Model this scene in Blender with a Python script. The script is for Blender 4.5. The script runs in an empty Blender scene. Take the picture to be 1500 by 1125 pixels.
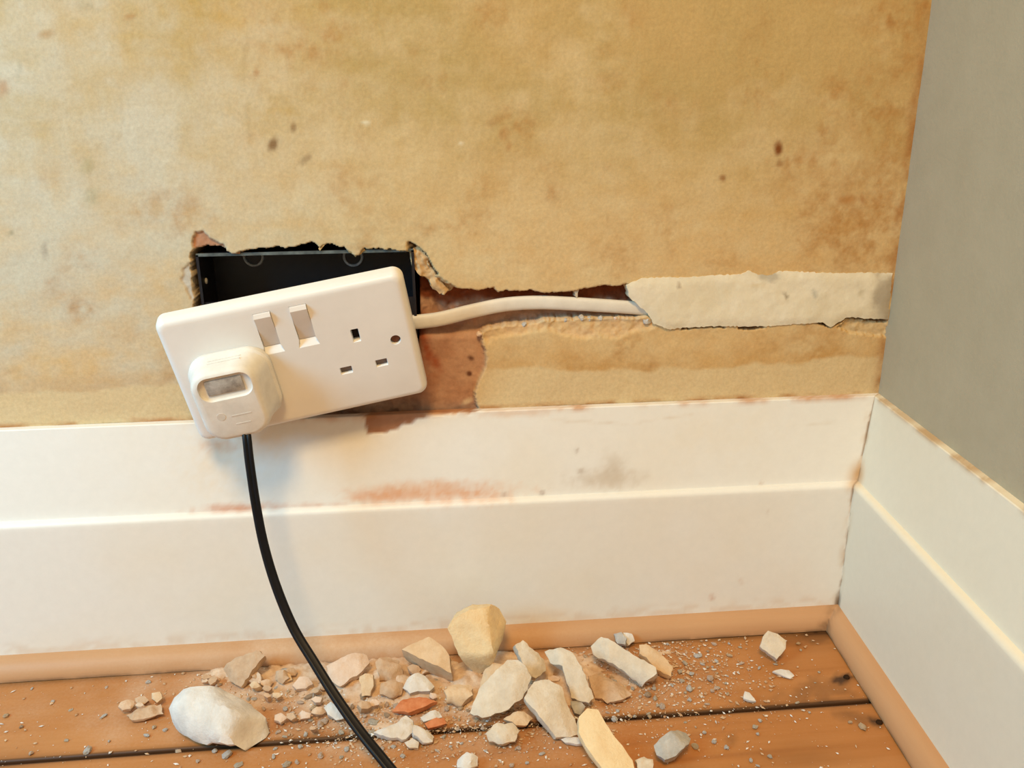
import bpy, bmesh, math, random
import numpy as np
from mathutils import Vector, Matrix, noise as mnoise
from mathutils.geometry import delaunay_2d_cdt

# ------------------------------------------------------------------ camera
scn = bpy.context.scene
COL = scn.collection
F_PX, PITCH, YAW, ROLL = 1239.288, .32138, .08908, -.00864
CAMP = np.array([-.30891, -.54081, .37123])
def cam_axes():
    cy, sy, cp, sp = math.cos(YAW), math.sin(YAW), math.cos(PITCH), math.sin(PITCH)
    f = np.array([sy*cp, cy*cp, -sp]); r = np.array([cy, -sy, 0.]); u = np.cross(r, f)
    cr, sr = math.cos(ROLL), math.sin(ROLL)
    return cr*r+sr*u, -sr*r+cr*u, f
AX_R, AX_U, AX_F = cam_axes()
cd = bpy.data.cameras.new('camera'); cam = bpy.data.objects.new('camera', cd); COL.objects.link(cam)
cd.sensor_fit = 'HORIZONTAL'; cd.sensor_width = 36; cd.lens = F_PX/1500*36; cd.clip_start = .01
cam.matrix_world = Matrix([[AX_R[i], AX_U[i], -AX_F[i], CAMP[i]] for i in range(3)]+[[0, 0, 0, 1]])
scn.camera = cam

# ------------------------------------------------------------------ light
scn.view_settings.view_transform = 'Standard'; scn.view_settings.look = 'None'
scn.view_settings.gamma = 1; scn.view_settings.use_curve_mapping = False
scn.view_settings.exposure = 0.0
w = bpy.data.worlds.new('world'); scn.world = w; w.use_nodes = True
w.node_tree.nodes['Background'].inputs[0].default_value = (1.0, .89, .71, 1)
w.node_tree.nodes['Background'].inputs[1].default_value = .47
def area(name, loc, target, size, power, color, size_y=None):
    l = bpy.data.lights.new(name, 'AREA'); l.energy = power; l.color = color
    l.shape = 'RECTANGLE'; l.size = size; l.size_y = size_y or size
    o = bpy.data.objects.new(name, l); COL.objects.link(o); o.location = loc
    o.rotation_euler = (Vector(target)-Vector(loc)).to_track_quat('-Z', 'Y').to_euler()
    return o
area('ceiling_lamp_light', (-.50, -1.12, 1.68), (-.35, 0, .2), .36, 23.5, (1, .66, .28))
area('window_daylight', (-1.18, -.56, .68), (-.55, 0, .2), .34, 10.6, (.24, .67, 1), .5)

# ------------------------------------------------------------------ helpers
def ray(px, py):
    d = (px-750)/F_PX*AX_R-(py-562.5)/F_PX*AX_U+AX_F
    return d
def on_y(px, py, y=0.):
    d = ray(px, py); return CAMP+d*((y-CAMP[1])/d[1])
def on_z(px, py, z=0.):
    d = ray(px, py); return CAMP+d*((z-CAMP[2])/d[2])
def to_px(P):
    d = np.asarray(P)-CAMP; q = d@AX_F
    return 750+F_PX*(d@AX_R)/q, 562.5-F_PX*(d@AX_U)/q
def lin(c):
    c = np.asarray(c, float)/255.
    return np.where(c <= .04045, c/12.92, ((c+.055)/1.055)**2.4)
def L4(c): return tuple(lin(c))+(1,)
def sstep(a, b, x):
    t = np.clip((x-a)/(b-a), 0, 1); return t*t*(3-2*t)
def _hash(ix, iy, seed):
    n = (ix.astype(np.int64)*374761393+iy.astype(np.int64)*668265263+seed*1442695041) & 0xffffffff
    n = ((n ^ (n >> 13))*1274126177) & 0xffffffff
    return ((n ^ (n >> 16)) & 0xffff)/65535.
def vnoise(x, y, seed=0):
    ix, iy = np.floor(x), np.floor(y); fx, fy = x-ix, y-iy
    fx = fx*fx*(3-2*fx); fy = fy*fy*(3-2*fy)
    a, b = _hash(ix, iy, seed), _hash(ix+1, iy, seed); c, d = _hash(ix, iy+1, seed), _hash(ix+1, iy+1, seed)
    return (a*(1-fx)+b*fx)*(1-fy)+(c*(1-fx)+d*fx)*fy
def fbm(x, y, seed=0, o=4):       # about -1..1
    s = 0; a = 1; t = 0
    for k in range(o):
        s = s+a*(vnoise(x*2**k, y*2**k, seed+k*17)*2-1); t += a; a *= .55
    return s/t*1.6
def sdf(x, z, poly):
    p = np.asarray(poly, float); n = len(p); d = np.full(x.shape, 1e9); ins = np.zeros(x.shape, bool)
    for i in range(n):
        a, b = p[i], p[(i+1) % n]; e = b-a; wx, wz = x-a[0], z-a[1]
        t = np.clip((wx*e[0]+wz*e[1])/(e@e+1e-12), 0, 1)
        d = np.minimum(d, (wx-e[0]*t)**2+(wz-e[1]*t)**2)
        c = ((a[1] <= z) & (b[1] > z)) | ((b[1] <= z) & (a[1] > z))
        with np.errstate(all='ignore'):
            xi = a[0]+(z-a[1])/(b[1]-a[1] if b[1] != a[1] else 1e-12)*e[0]
        ins ^= c & (x < xi)
    d = np.sqrt(d); return np.where(ins, -d, d)
def pdist(x, z, line):            # distance to polyline
    p = np.asarray(line, float); d = np.full(x.shape, 1e9)
    for a, b in zip(p[:-1], p[1:]):
        e = b-a; t = np.clip(((x-a[0])*e[0]+(z-a[1])*e[1])/(e@e+1e-12), 0, 1)
        d = np.minimum(d, np.hypot(x-a[0]-e[0]*t, z-a[1]-e[1]*t))
    return d
def wpoly(pts): return [tuple(on_y(*p)[[0, 2]]) for p in pts]

def tag(o, label, cat=None, group=None, kind=None):
    o['label'] = label
    if cat: o['category'] = cat
    if group: o['group'] = group
    if kind: o['kind'] = kind
    return o
def link(name, me, mat=None, parent=None):
    o = bpy.data.objects.new(name, me); COL.objects.link(o)
    if mat is not None and me is not None: me.materials.append(mat)
    if parent is not None: o.parent = parent
    return o
def smooth(me, ang=35):
    me.polygons.foreach_set('use_smooth', [True]*len(me.polygons))
    me.set_sharp_from_angle(angle=math.radians(ang))
def mesh(name, v, f, mat=None, parent=None, ang=35):
    me = bpy.data.meshes.new(name); me.from_pydata([tuple(map(float, p)) for p in v], [], f); me.validate(); me.update()
    if ang: smooth(me, ang)
    return link(name, me, mat, parent)
def bm_obj(name, bm, mat=None, parent=None, ang=35):
    bmesh.ops.recalc_face_normals(bm, faces=bm.faces)
    me = bpy.data.meshes.new(name); bm.to_mesh(me); bm.free()
    if ang: smooth(me, ang)
    return link(name, me, mat, parent)
def empty(name, loc=(0, 0, 0)):
    o = bpy.data.objects.new(name, None); COL.objects.link(o); o.location = loc; o.empty_display_size = .02; return o
def grid_mesh(name, P, mat, parent=None, col=None, floats=None, flip=False, ang=None):
    """P: (m, n, 3) array of points"""
    m, n = P.shape[:2]; me = bpy.data.meshes.new(name)
    idx = np.arange(m*n).reshape(m, n)
    q = np.stack([idx[:-1, :-1], idx[:-1, 1:], idx[1:, 1:], idx[1:, :-1]], -1).reshape(-1, 4)
    if flip: q = q[:, ::-1]
    me.vertices.add(m*n); me.vertices.foreach_set('co', P.reshape(-1).astype(np.float32))
    me.loops.add(q.size); me.loops.foreach_set('vertex_index', q.reshape(-1).astype(np.int32))
    me.polygons.add(len(q)); me.polygons.foreach_set('loop_start', np.arange(0, q.size, 4, dtype=np.int32))
    me.update(calc_edges=True); me.validate()
    me.polygons.foreach_set('use_smooth', np.ones(len(q), bool))
    if ang: me.set_sharp_from_angle(angle=math.radians(ang))
    if col is not None:
        a = me.color_attributes.new('Col', 'FLOAT_COLOR', 'POINT')
        c = np.ones((m*n, 4), np.float32); c[:, :3] = col.reshape(-1, 3); a.data.foreach_set('color', c.reshape(-1))
    for k, v in (floats or {}).items():
        a = me.attributes.new(k, 'FLOAT', 'POINT'); a.data.foreach_set('value', v.reshape(-1).astype(np.float32))
    return link(name, me, mat, parent)

# ------------------------------------------------------------------ materials
def nt(name, rough=.6, spec=.3):
    m = bpy.data.materials.new(name); m.use_nodes = True
    b = m.node_tree.nodes['Principled BSDF']; b.inputs['Roughness'].default_value = rough
    b.inputs['Specular IOR Level'].default_value = spec
    return m, m.node_tree.nodes, m.node_tree.links, b
def tex_noise(N, Lk, scale, vec=None, detail=5, rough=.6):
    t = N.new('ShaderNodeTexNoise'); t.inputs['Scale'].default_value = scale
    t.inputs['Detail'].default_value = detail; t.inputs['Roughness'].default_value = rough
    if vec is not None: Lk.new(vec, t.inputs['Vector'])
    return t
def mix(N, Lk, fac, a, b, blend='MIX'):
    x = N.new('ShaderNodeMix'); x.data_type = 'RGBA'; x.blend_type = blend
    for s, v in ((x.inputs['Factor'], fac), (x.inputs[6], a), (x.inputs[7], b)):
        if hasattr(v, 'is_linked'): Lk.new(v, s)
        elif isinstance(v, (int, float)): s.default_value = v
        else: s.default_value = v if len(v) == 4 else tuple(v)+(1,)
    return x.outputs[2]
def ramp(N, Lk, src, stops):
    r = N.new('ShaderNodeValToRGB'); Lk.new(src, r.inputs[0])
    e = r.color_ramp.elements
    while len(e) < len(stops): e.new(.5)
    for el, (p, c) in zip(e, stops): el.position = p; el.color = c if len(c) == 4 else tuple(c)+(1,)
    return r.outputs[0]
def bump(N, Lk, b, src, strength, dist):
    k = N.new('ShaderNodeBump'); k.inputs['Strength'].default_value = strength; k.inputs['Distance'].default_value = dist
    Lk.new(src, k.inputs['Height']); Lk.new(k.outputs[0], b.inputs['Normal'])
def objvec(N): return N.new('ShaderNodeTexCoord').outputs['Object']

def mat_attr(name, rough, spec, nscale, namt, bscale, bdist):
    m, N, Lk, b = nt(name, rough, spec); v = objvec(N)
    at = N.new('ShaderNodeAttribute'); at.attribute_name = 'Col'
    n = tex_noise(N, Lk, nscale, v, 6, .7)
    g = ramp(N, Lk, n.outputs['Fac'], [(.25, (1-namt,)*3), (.75, (1+namt*.0,)*3)])
    Lk.new(mix(N, Lk, 1., at.outputs['Color'], g, 'MULTIPLY'), b.inputs['Base Color'])
    bump(N, Lk, b, tex_noise(N, Lk, bscale, v, 6, .65).outputs['Fac'], .5, bdist)
    return m
def mat_noise(name, c1, c2, scale, rough=.8, spec=.2, bscale=None, bdist=.0005, c3=None, bstr=.6):
    m, N, Lk, b = nt(name, rough, spec); v = objvec(N)
    n = tex_noise(N, Lk, scale, v, 6, .65)
    st = [(.3, L4(c1)), (.68, L4(c2))]
    if c3: st.append((.8, L4(c3)))
    Lk.new(ramp(N, Lk, n.outputs['Fac'], st), b.inputs['Base Color'])
    if bscale: bump(N, Lk, b, tex_noise(N, Lk, bscale, v, 6, .7).outputs['Fac'], bstr, bdist)
    return m

M_WALL = mat_attr('stained_plaster_wall', .85, .15, 420, .22, 260, .0006)
M_SKIRT = mat_attr('white_gloss_paint', .42, .35, 150, .05, 60, .0004)
M_RWALL = mat_noise('beige_wall_paint', (176, 164, 138), (182, 170, 144), 40, .75, .2, 350, .0004)
M_PATCH = mat_attr('old_filler', .85, .15, 300, .10, 220, .0006)
M_PLASTIC = mat_noise('white_socket_plastic', (228, 225, 220), (234, 231, 226), 40, .32, .45, 500, .00006, bstr=.3)
M_ROCKER = mat_noise('grey_white_switch_plastic', (212, 204, 196), (218, 210, 202), 60, .35, .45)
M_PLUG = mat_noise('dusty_white_plug_plastic', (216, 212, 203), (233, 230, 222), 90, .5, .3, 600, .0001)
M_LABEL = mat_noise('smudged_grey_label', (128, 122, 116), (196, 190, 180), 160, .6, .3)
M_MARK = mat_noise('faint_moulded_mark', (206, 200, 190), (216, 210, 200), 300, .6, .3)
M_CORD = mat_noise('black_flex', (6, 6, 10), (13, 12, 18), 120, .42, .25)
M_CABLE = mat_noise('pale_grey_cable_sheath', (214, 206, 192), (226, 219, 206), 70, .5, .35, 300, .0002)
M_METAL = mat_noise('black_japanned_metal', (12, 11, 15), (26, 23, 30), 55, .45, .5, 200, .0002)
M_RIM = mat_noise('bare_scuffed_metal', (52, 60, 62), (110, 118, 116), 120, .45, .5)
M_SCRAPE = mat_noise('scraped_pale_metal', (120, 130, 140), (178, 184, 190), 200, .5, .5)
M_HOLE = mat_noise('pin_cavity_shade', (24, 18, 20), (36, 28, 28), 80, .7, .2)
M_SHUTTER = mat_noise('grey_brown_shutter', (112, 98, 92), (136, 120, 112), 90, .6, .3)
M_RUST = mat_noise('rusty_screw', (92, 52, 34), (128, 78, 50), 400, .6, .4)
M_SUB = mat_noise('dark_subfloor', (40, 26, 16), (58, 38, 22), 60, .9, .1)
R_CREAM = mat_noise('cream_plaster', (228, 198, 154), (238, 214, 172), 90, .9, .1, 300, .0008, bstr=1.0)
R_TAN = mat_noise('tan_plaster', (210, 178, 142), (226, 198, 164), 110, .9, .1, 300, .0008, bstr=1.0)
R_WHITE = mat_noise('white_plaster', (204, 196, 188), (231, 225, 218), 70, .9, .1, 260, .0008, bstr=1.0)
R_BEIGE = mat_noise('beige_grey_plaster', (205, 188, 166), (226, 211, 190), 90, .9, .1, 300, .0009, bstr=1.0)
R_GREY = mat_noise('grey_plaster', (160, 154, 146), (204, 198, 190), 80, .9, .1, 300, .0009, bstr=1.0)
R_PINK = mat_noise('pinkish_plaster', (214, 184, 160), (230, 206, 186), 90, .9, .1, 300, .0008, bstr=1.0)
R_BROWN = mat_noise('brown_render', (188, 152, 120), (212, 182, 152), 110, .95, .1, 260, .001, bstr=1.0)
R_BRICK = mat_noise('terracotta_brick', (192, 110, 68), (214, 146, 104), 150, .9, .1, 300, .0008)
R_DUST = mat_noise('plaster_dust', (198, 162, 130), (226, 200, 174), 160, .95, .05, 500, .001)

# ------------------------------------------------------------------ setting: back wall
SK_T1, SK_T0, Z_T, Z_G, Z_B, QD, Y_SEAM, DL = .01795, .0052, .1734, .1136, .0133, .0306, .1065, -.0737
HOLE = wpoly([(278,368),(292,362),(312,361),(328,363),(334,370),(345,372),(354,368),(366,366),(380,364),(395,362),(408,361),(420,363),(434,360),(448,358),(456,355),(462,359),(468,365),(475,360),(488,360),(504,362),(510,370),(516,376),(526,373),(533,364),(548,366),(570,366),(590,367),(600,370),
 (603,392),(612,400),(620,407),(628,410),(631,419),(639,427),(649,431),(660,428),(664,422),(676,423),(690,425),(704,424),(724,421),(729,429),(742,424),(760,426),(778,426),(800,429),(830,428),(852,424),(868,420),(882,417),(900,421),(918,415),(960,420),(985,440),(980,468),
 (948,464),(930,467),(900,467),(882,469),(864,466),(846,468),(826,470),(798,470),(788,475),(764,477),(740,479),(718,482),(707,488),(708,500),(712,512),(715,526),(713,540),(706,552),(700,566),(697,580),(702,600),(690,640),(420,640),(400,600),(290,520),(284,440),(279,400)])
BOX = wpoly([(276,360),(290,356),(604,358),(612,400),(614,470),(608,540),(292,530)])
CHIP_R = wpoly([(596,352),(606,358),(616,364),(624,374),(632,384),(640,398),(648,408),(660,416),(672,424),(660,436),(640,436),(624,420),(604,404),(596,380)])
CHIP_TL = wpoly([(286,340),(298,336),(306,343),(314,350),(326,358),(336,368),(300,372),(282,370),(280,352)])
CHIP_L = wpoly([(268,396),(276,384),(288,380),(288,448),(276,432),(264,410)])
CHIP_B = wpoly([(702,484),(740,474),(800,466),(900,462),(965,468),(972,482),(930,490),(900,500),(880,496),(850,500),(826,494),(800,486),(770,492),(730,496),(716,506),(704,500)])
CHIP_C = wpoly([(1222,480),(1240,467),(1300,470),(1300,494),(1262,492),(1236,486)])
CRACKS = [(wpoly([(1000,482),(1032,478),(1062,479)]), .0009, .003), (wpoly([(1084,480),(1100,481),(1118,478)]), .0016, .005),
          (wpoly([(1196,470),(1214,477),(1226,474),(1240,465),(1262,467),(1298,470)]), .0014, .005),
          (wpoly([(600,356),(612,364),(622,372),(630,388),(640,402)]), .0010, .004)]
xs = np.concatenate([np.linspace(-2.2, -.70, 26)[:-1], np.arange(-.70, -.50, .002), np.arange(-.50, .0006, .0008)])
zs = np.concatenate([[0., .08, .15], np.arange(.160, .312, .0008), np.arange(.3125, .50, .0016), np.linspace(.50, 2.4, 22)[1:]])
X, Z = np.meshgrid(xs, zs)
PXX, PYY = to_px(np.stack([X, 0*X, Z], -1))
edge = .0007*fbm(X*420, Z*420, 3)+.0006*fbm(X*160, Z*160, 9)
dh = sdf(X, Z, HOLE)+edge; db = sdf(X, Z, BOX)
near = (X > -.52)
depth = .0006*fbm(X*14, Z*14, 1)+.00018*fbm(X*90, Z*90, 2)
hd = .0125+.0022*fbm(X*45, Z*45, 21)+.0012*fbm(X*200, Z*200, 22)
lowmask = sstep(480, 500, PYY)*sstep(600, 620, PXX)
hd = hd*(1-lowmask)+lowmask*(.0055+.0008*fbm(X*40, Z*40, 23)+.0003*fbm(X*220, Z*220, 24))
step = sstep(0, -.0019, dh)
def chip(poly, dep, seed, ramp_=.0012, rough=.3):
    d = sdf(X, Z, poly)+.0009*fbm(X*300, Z*300, seed)+.0008*fbm(X*110, Z*110, seed+5)
    k = sstep(0, -ramp_, d); return k, k*dep*(1+rough*fbm(X*220, Z*220, seed+9)), d
kR, cR, dR = chip(CHIP_R, .0035, 31, .002, .6); cR = cR+kR*.004*sstep(0, -.006, dR)
kTL, cTL, _ = chip(CHIP_TL, .0018, 41)
kL, cL, _ = chip(CHIP_L, .0009, 51)
kB, cB, _ = chip(CHIP_B, .0014, 61, .004, .45)
kC, cC, _ = chip(CHIP_C, .0022, 71)
for c in (cR, cTL, cL, cB, cC): depth = np.maximum(depth, depth+c)
crk = np.zeros_like(X)
for ln, wd, dp in CRACKS:
    d = pdist(X, Z, ln)+.0004*fbm(X*500, Z*500, 77); k = sstep(wd, wd*.3, d); crk = np.maximum(crk, k); depth = depth+k*dp
depth = depth*(1-step)+step*np.maximum(hd, depth)
kbox = sstep(.001, -.001, db)*step
depth = depth*(1-kbox)+.062*kbox
# colour of the bare plaster: paste stains, brown blotches, pale scraped parts, painted light fall-off towards the top
pale, ochre, brown, dk = lin((210,201,178)), lin((219,183,128)), lin((178,124,60)), lin((150,96,48))
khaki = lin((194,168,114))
t = .42+.26*fbm(X*7, Z*9, 101)+.30*fbm(X*30, Z*38, 102)+.16*fbm(X*75, Z*75, 106)+.16*fbm(X*20, Z*110, 103)+.10*fbm(X*170, Z*200, 104)+.10*fbm(X*90, Z*20, 105)
t = t+.45*sstep(300, 0, PYY)*sstep(60, 320, PXX)+.1*sstep(300, 0, PYY)+.34*sstep(350, 1300, PXX)-.16*sstep(500, 0, PXX)  # top darkened in the colour for missing light fall-off; left paled for cool light
t2 = sstep(.05, 1.15, fbm(X*17, Z*15, 111)*.6+.4*fbm(X*60, Z*60, 112)+.35*sstep(500, 1300, PXX)+.15*sstep(250, 420, PYY)*sstep(700, 1300, PXX))
def blob(x0, y0, rx, ry, ang=0, n=.35, seed=5):
    a = math.radians(ang); dx, dy = PXX-x0, PYY-y0
    u = (dx*math.cos(a)+dy*math.sin(a))/rx; v = (-dx*math.sin(a)+dy*math.cos(a))/ry
    r = np.sqrt(u*u+v*v)+n*.6*fbm(X*110, Z*110, seed)+n*.5*fbm(X*300, Z*300, seed+1)
    return sstep(1.3, .2 if max(rx, ry) < 20 else -.5, r)
ko = np.clip(sstep(420, 120, PYY)*(.85+.35*fbm(X*12, Z*12, 107)), 0, 1)[..., None]  # darker khaki towards the top, same painted fall-off of light
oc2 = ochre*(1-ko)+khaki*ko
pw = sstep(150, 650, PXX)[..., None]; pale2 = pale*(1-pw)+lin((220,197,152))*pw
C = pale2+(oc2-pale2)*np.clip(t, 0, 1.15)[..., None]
def over(C, k, col): return C+(np.asarray(col)-C)*np.clip(k, 0, 1)[..., None]
C = over(C, .62*t2*np.clip(.55+.6*fbm(X*230, Z*260, 32)+.5*fbm(X*85, Z*85, 33), .05, 1.2), brown)
for b_ in [(1300,250,40,170,5,.7),(1265,370,70,30,0,.7),(1210,350,40,40,0,.8),(1230,240,50,120,0,.5),(1290,330,45,90,0,.6),(1250,150,60,60,0,.6),(1335,120,22,150,7,.4),(1240,350,60,35,0,.6),(760,180,45,30,30,.6),(700,300,22,60,25,.6),
           (650,335,70,14,5,.6),(1110,110,30,120,0,.6),(440,60,90,60,0,.8),(250,310,60,45,0,.7),(640,120,40,25,20,.6),(255,540,28,50,0,.5),(980,350,20,60,0,.7),(720,20,30,30,0,.7)]:
    C = over(C, .60*blob(*b_, seed=int(b_[0]))*np.clip(.55+.6*fbm(X*210, Z*190, 31)+.6*fbm(X*80, Z*80, 34), .05, 1.15), brown)
for b_ in [(620,230,110,60,0,.5),(470,190,110,50,0,.6),(330,150,110,40,0,.6),(40,330,70,60,0,.5),(860,120,60,90,0,.7),(1010,330,50,40,0,.6),(180,350,110,50,0,.6),(560,60,80,40,0,.7)]:
    C = C+(pale2-C)*(.5*blob(*b_, seed=int(b_[0])+3))[..., None]
# named marks
for (x0, y0, rx, ry, an, s_, c_) in [(400,211,9,12,20,.85,(128,92,54)),(430,187,5,8,0,.7,(138,104,64)),(449,232,13,6,-35,.6,(150,124,92)),(1140,217,7,12,0,.95,(126,66,16)),(1141,240,6,6,0,.6,(150,100,50)),
        (1059,261,6,6,0,.7,(140,84,36)),(68,50,16,7,-10,.55,(176,132,76)),(190,24,12,5,-10,.6,(176,128,72)),(4,128,10,16,0,.6,(180,128,84)),(376,107,5,5,0,.5,(170,112,60)),
        (128,243,12,14,0,.35,(160,156,120)),(134,288,14,16,20,.35,(160,156,120)),(66,365,6,16,0,.5,(150,138,124)),(16,341,5,5,0,.5,(140,140,116)),(126,8,18,10,30,.4,(170,156,122)),
        (28,104,3,14,0,.35,(150,150,132)),(358,90,7,60,4,.28,(170,140,92)),(365,180,6,50,-4,.28,(170,140,92)),(722,178,14,6,-20,.25,(160,110,56)),(738,196,9,13,0,.3,(176,104,48)),(745,214,6,10,0,.3,(176,104,48)),
        (800,70,4,45,0,.25,(176,140,80)),(1304,32,8,12,0,.5,(166,108,46)),(62,264,5,2.5,0,.5,(170,120,70)),(243,604,3,5,0,.5,(160,104,60)),(735,556,3,3,0,.6,(150,96,56)),(890,322,3,20,0,.35,(160,110,60)),
        (1240,292,18,8,0,.5,(176,112,44)),(1263,292,5,9,0,.5,(160,96,40)),(535,180,10,4,0,.7,(236,228,200)),(675,210,6,4,0,.6,(232,220,190)),(230,305,14,18,0,.35,(196,150,80)),(275,310,12,14,0,.35,(196,150,80))]:
    C = over(C, s_*blob(x0, y0, rx, ry, an, .35, int(x0)), lin(c_))
# cream strip above the skirting
bl = np.interp(PXX, [0,120,240,480,720,900,1000,1136,1204,1227,1290], [578,572,564,552,540,540,540,532,528,518,520])+5*fbm(X*60, Z*60, 121)
C = over(C, .85*sstep(-3, 5, PYY-bl), lin((223,198,152)))
C = over(C, .45*sstep(-34, -6, PYY-bl)*sstep(4, -2, PYY-bl)*(.6+.5*fbm(X*50, Z*50, 122)), lin((200,152,84)))
# dirty joint line along the skirting top
zt = Z-Z_T
C = over(C, sstep(.0045, .0, zt)*np.clip(.35+.9*fbm(X*60, Z*200, 131), 0, .9), lin((176,116,62)))
C = over(C, sstep(.008, .0, -X)*np.clip(.35+.7*fbm(X*100, Z*60, 132), 0, .8), lin((168,112,58)))
C = over(C, .8*blob(232, 618, 60, 10, 0, .5, 8), lin((190,130,84)))
# chips
C = over(C, kR, lin((208,176,132))); C = over(C, kTL, lin((190,140,108))); C = over(C, .8*kL, lin((202,192,178)))
C = over(C, kB*np.clip(.75+.6*fbm(X*160, Z*160, 141), 0, 1), lin((222,186,138))); C = over(C, kC, lin((214,184,136)))
C = over(C, .7*kB*sstep(474, 466, PYY)*sstep(820, 860, PXX), lin((178,166,148)))
C = over(C, .85*crk, lin((96,58,34)))
# hole interior: cut edge, brown render, red brick at the channel back
rendr = lin((184,140,114))+(lin((202,164,138))-lin((184,140,114)))*np.clip(.5+.6*fbm(X*60, Z*60, 151), 0, 1)[..., None]
rendr = over(rendr, .35*sstep(.15, .9, fbm(X*38, Z*42, 152)), lin((150,92,60)))
brk = lin((120,58,32))+(lin((150,84,52))-lin((120,58,32)))*np.clip(.5+.7*fbm(X*70, Z*70, 153), 0, 1)[..., None]
chan = sstep(452, 440, PYY+10*fbm(X*50, Z*50, 154))*sstep(600, 615, PXX)
redstrip = 1.2*blob(619, 495, 14, 60, -12, .4, 15)+1.2*blob(636, 530, 9, 24, -35, .3, 16)+.7*blob(608, 430, 6, 40, 0, .3, 17)
inner = over(rendr, chan, brk); inner = over(inner, .8*redstrip, lin((150,66,30)))
inner = over(inner, blob(690, 527, 6, 5, 0, .4, 18)+blob(688, 551, 4, 4, 0, .4, 19), lin((110,72,56)))
inner = over(inner, .8*blob(684, 592, 12, 5, -25, .4, 20), lin((224,200,168)))
C = over(C, sstep(.0006, -.0004, dh), lin((214,186,148)))
C = over(C, sstep(-.0009, -.0020, dh), np.zeros(3)) if False else C
k = sstep(-.0008, -.0019, dh)[..., None]; C = C*(1-k)+inner*k
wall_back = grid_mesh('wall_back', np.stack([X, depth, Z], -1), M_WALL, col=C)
tag(wall_back, 'bare back wall of ochre stained plaster with a broken hole and cable channel', 'wall', kind='structure')

# old filler strip over the cable run, ragged left end standing proud of the channel
def poly_slab(name, pts, yf, yb, mat, parent, colf, seed, step_=.0022, amp=.0004, dome=.0008, rough=0.):
    P = []; n = len(pts); rnd = random.Random(seed)
    for i in range(n):
        a, b = np.array(pts[i]), np.array(pts[(i+1) % n]); L = np.linalg.norm(b-a); m = max(1, int(L/.0014))
        for j in range(m):
            q = a+(b-a)*j/m; P.append(q+np.array([rnd.uniform(-1, 1), rnd.uniform(-1, 1)])*amp)
    P = np.array(P); lo, hi = P.min(0), P.max(0)
    gx, gz = np.meshgrid(np.arange(lo[0], hi[0], step_), np.arange(lo[1], hi[1], step_)); g = np.stack([gx.ravel(), gz.ravel()], -1)
    g = g+np.random.RandomState(seed).uniform(-.3, .3, g.shape)*step_
    g = g[sdf(g[:, 0], g[:, 1], P) < -step_*.5]
    allp = [Vector(p) for p in np.vstack([P, g])]; nP = len(P)
    vo, _, fo, *_ = delaunay_2d_cdt(allp, [(i, (i+1) % nP) for i in range(nP)], [], 1, 1e-7)
    V = np.array([tuple(v) for v in vo]); d = -sdf(V[:, 0], V[:, 1], P); d = np.where(d < 1e-5, 0, d)
    y = yf-dome*sstep(0, .004, d)+.0005*fbm(V[:, 0]*60, V[:, 1]*60, seed)+.0002*fbm(V[:, 0]*300, V[:, 1]*300, seed+1)+rough*(fbm(V[:, 0]*150, V[:, 1]*150, seed+2)+.5*fbm(V[:, 0]*420, V[:, 1]*420, seed+3))
    verts = [(a, yy, b) for (a, b), yy in zip(V, y)]; nv = len(verts); faces = [tuple(f) for f in fo]
    bd = {}
    for f in faces:
        for i in range(len(f)):
            e = (f[i], f[(i+1) % len(f)]); bd[e] = 1
    bnd = [e for e in bd if (e[1], e[0]) not in bd]; mp = {}
    for e in bnd:
        for i in e:
            if i not in mp: mp[i] = len(verts); verts.append((V[i][0]+rnd.uniform(-1, 1)*.0008, yb, V[i][1]+rnd.uniform(-1, 1)*.0008))
    faces += [(a, mp[a], mp[b], b) for a, b in bnd]
    bm = bmesh.new(); bv = [bm.verts.new(v) for v in verts]
    for f in faces:
        try: bm.faces.new([bv[i] for i in f])
        except ValueError: pass
    me_o = bm_obj(name, bm, mat, parent, 50); me = me_o.data
    co = np.array([v.co[:] for v in me.vertices]); c = colf(co)
    a = me.color_attributes.new('Col', 'FLOAT_COLOR', 'POINT'); cc = np.ones((len(co), 4), np.float32); cc[:, :3] = c
    a.data.foreach_set('color', cc.reshape(-1)); return me_o
def col_patch(co):
    x, z = co[:, 0], co[:, 2]; px, py = to_px(np.stack([x, 0*x, z], -1))
    c = lin((224,211,182))+(lin((233,222,197))-lin((224,211,182)))*np.clip(.5+.7*fbm(x*40, z*60, 201), 0, 1)[:, None]
    def bl_(x0, y0, rx, ry, s): return sstep(1.2, .4, np.hypot((px-x0)/rx, (py-y0)/ry)+.3*fbm(x*150, z*150, 7))*s
    for x0, y0, rx, ry, s, cl in [(930,432,14,22,.8,(234,222,198)),(1300,440,24,50,.85,(168,154,132)),(1122,404,22,9,.6,(150,140,124)),(1150,433,3,7,.7,(130,112,84)),(1192,430,2.5,8,.5,(140,140,130)),
                                (1260,428,3,8,.5,(170,150,110)),(1108,418,14,4,.4,(206,174,112)),(995,420,2,6,.6,(140,110,80))]:
        c = c+(lin(cl)-c)*bl_(x0, y0, rx, ry, s)[:, None]
    return c+(lin((190,160,112))-c)*(sstep(0, .003, co[:, 1])*.6)[:, None]
PATCH = wpoly([(918,417),(938,408),(965,406),(1000,406),(1050,403),(1085,401),(1096,396),(1110,402),(1128,403),(1140,397),(1180,398),(1230,400),(1262,399),(1306,400),(1300,468),
  (1268,466),(1240,464),(1228,472),(1216,478),(1204,472),(1170,474),(1140,477),(1100,478),(1060,477),(1030,478),(1000,480),(978,482),(958,474),(948,459),(934,446),(921,434)])
poly_slab('filler_strip', PATCH, -.0008, .010, M_PATCH, wall_back, col_patch, 4)
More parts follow.
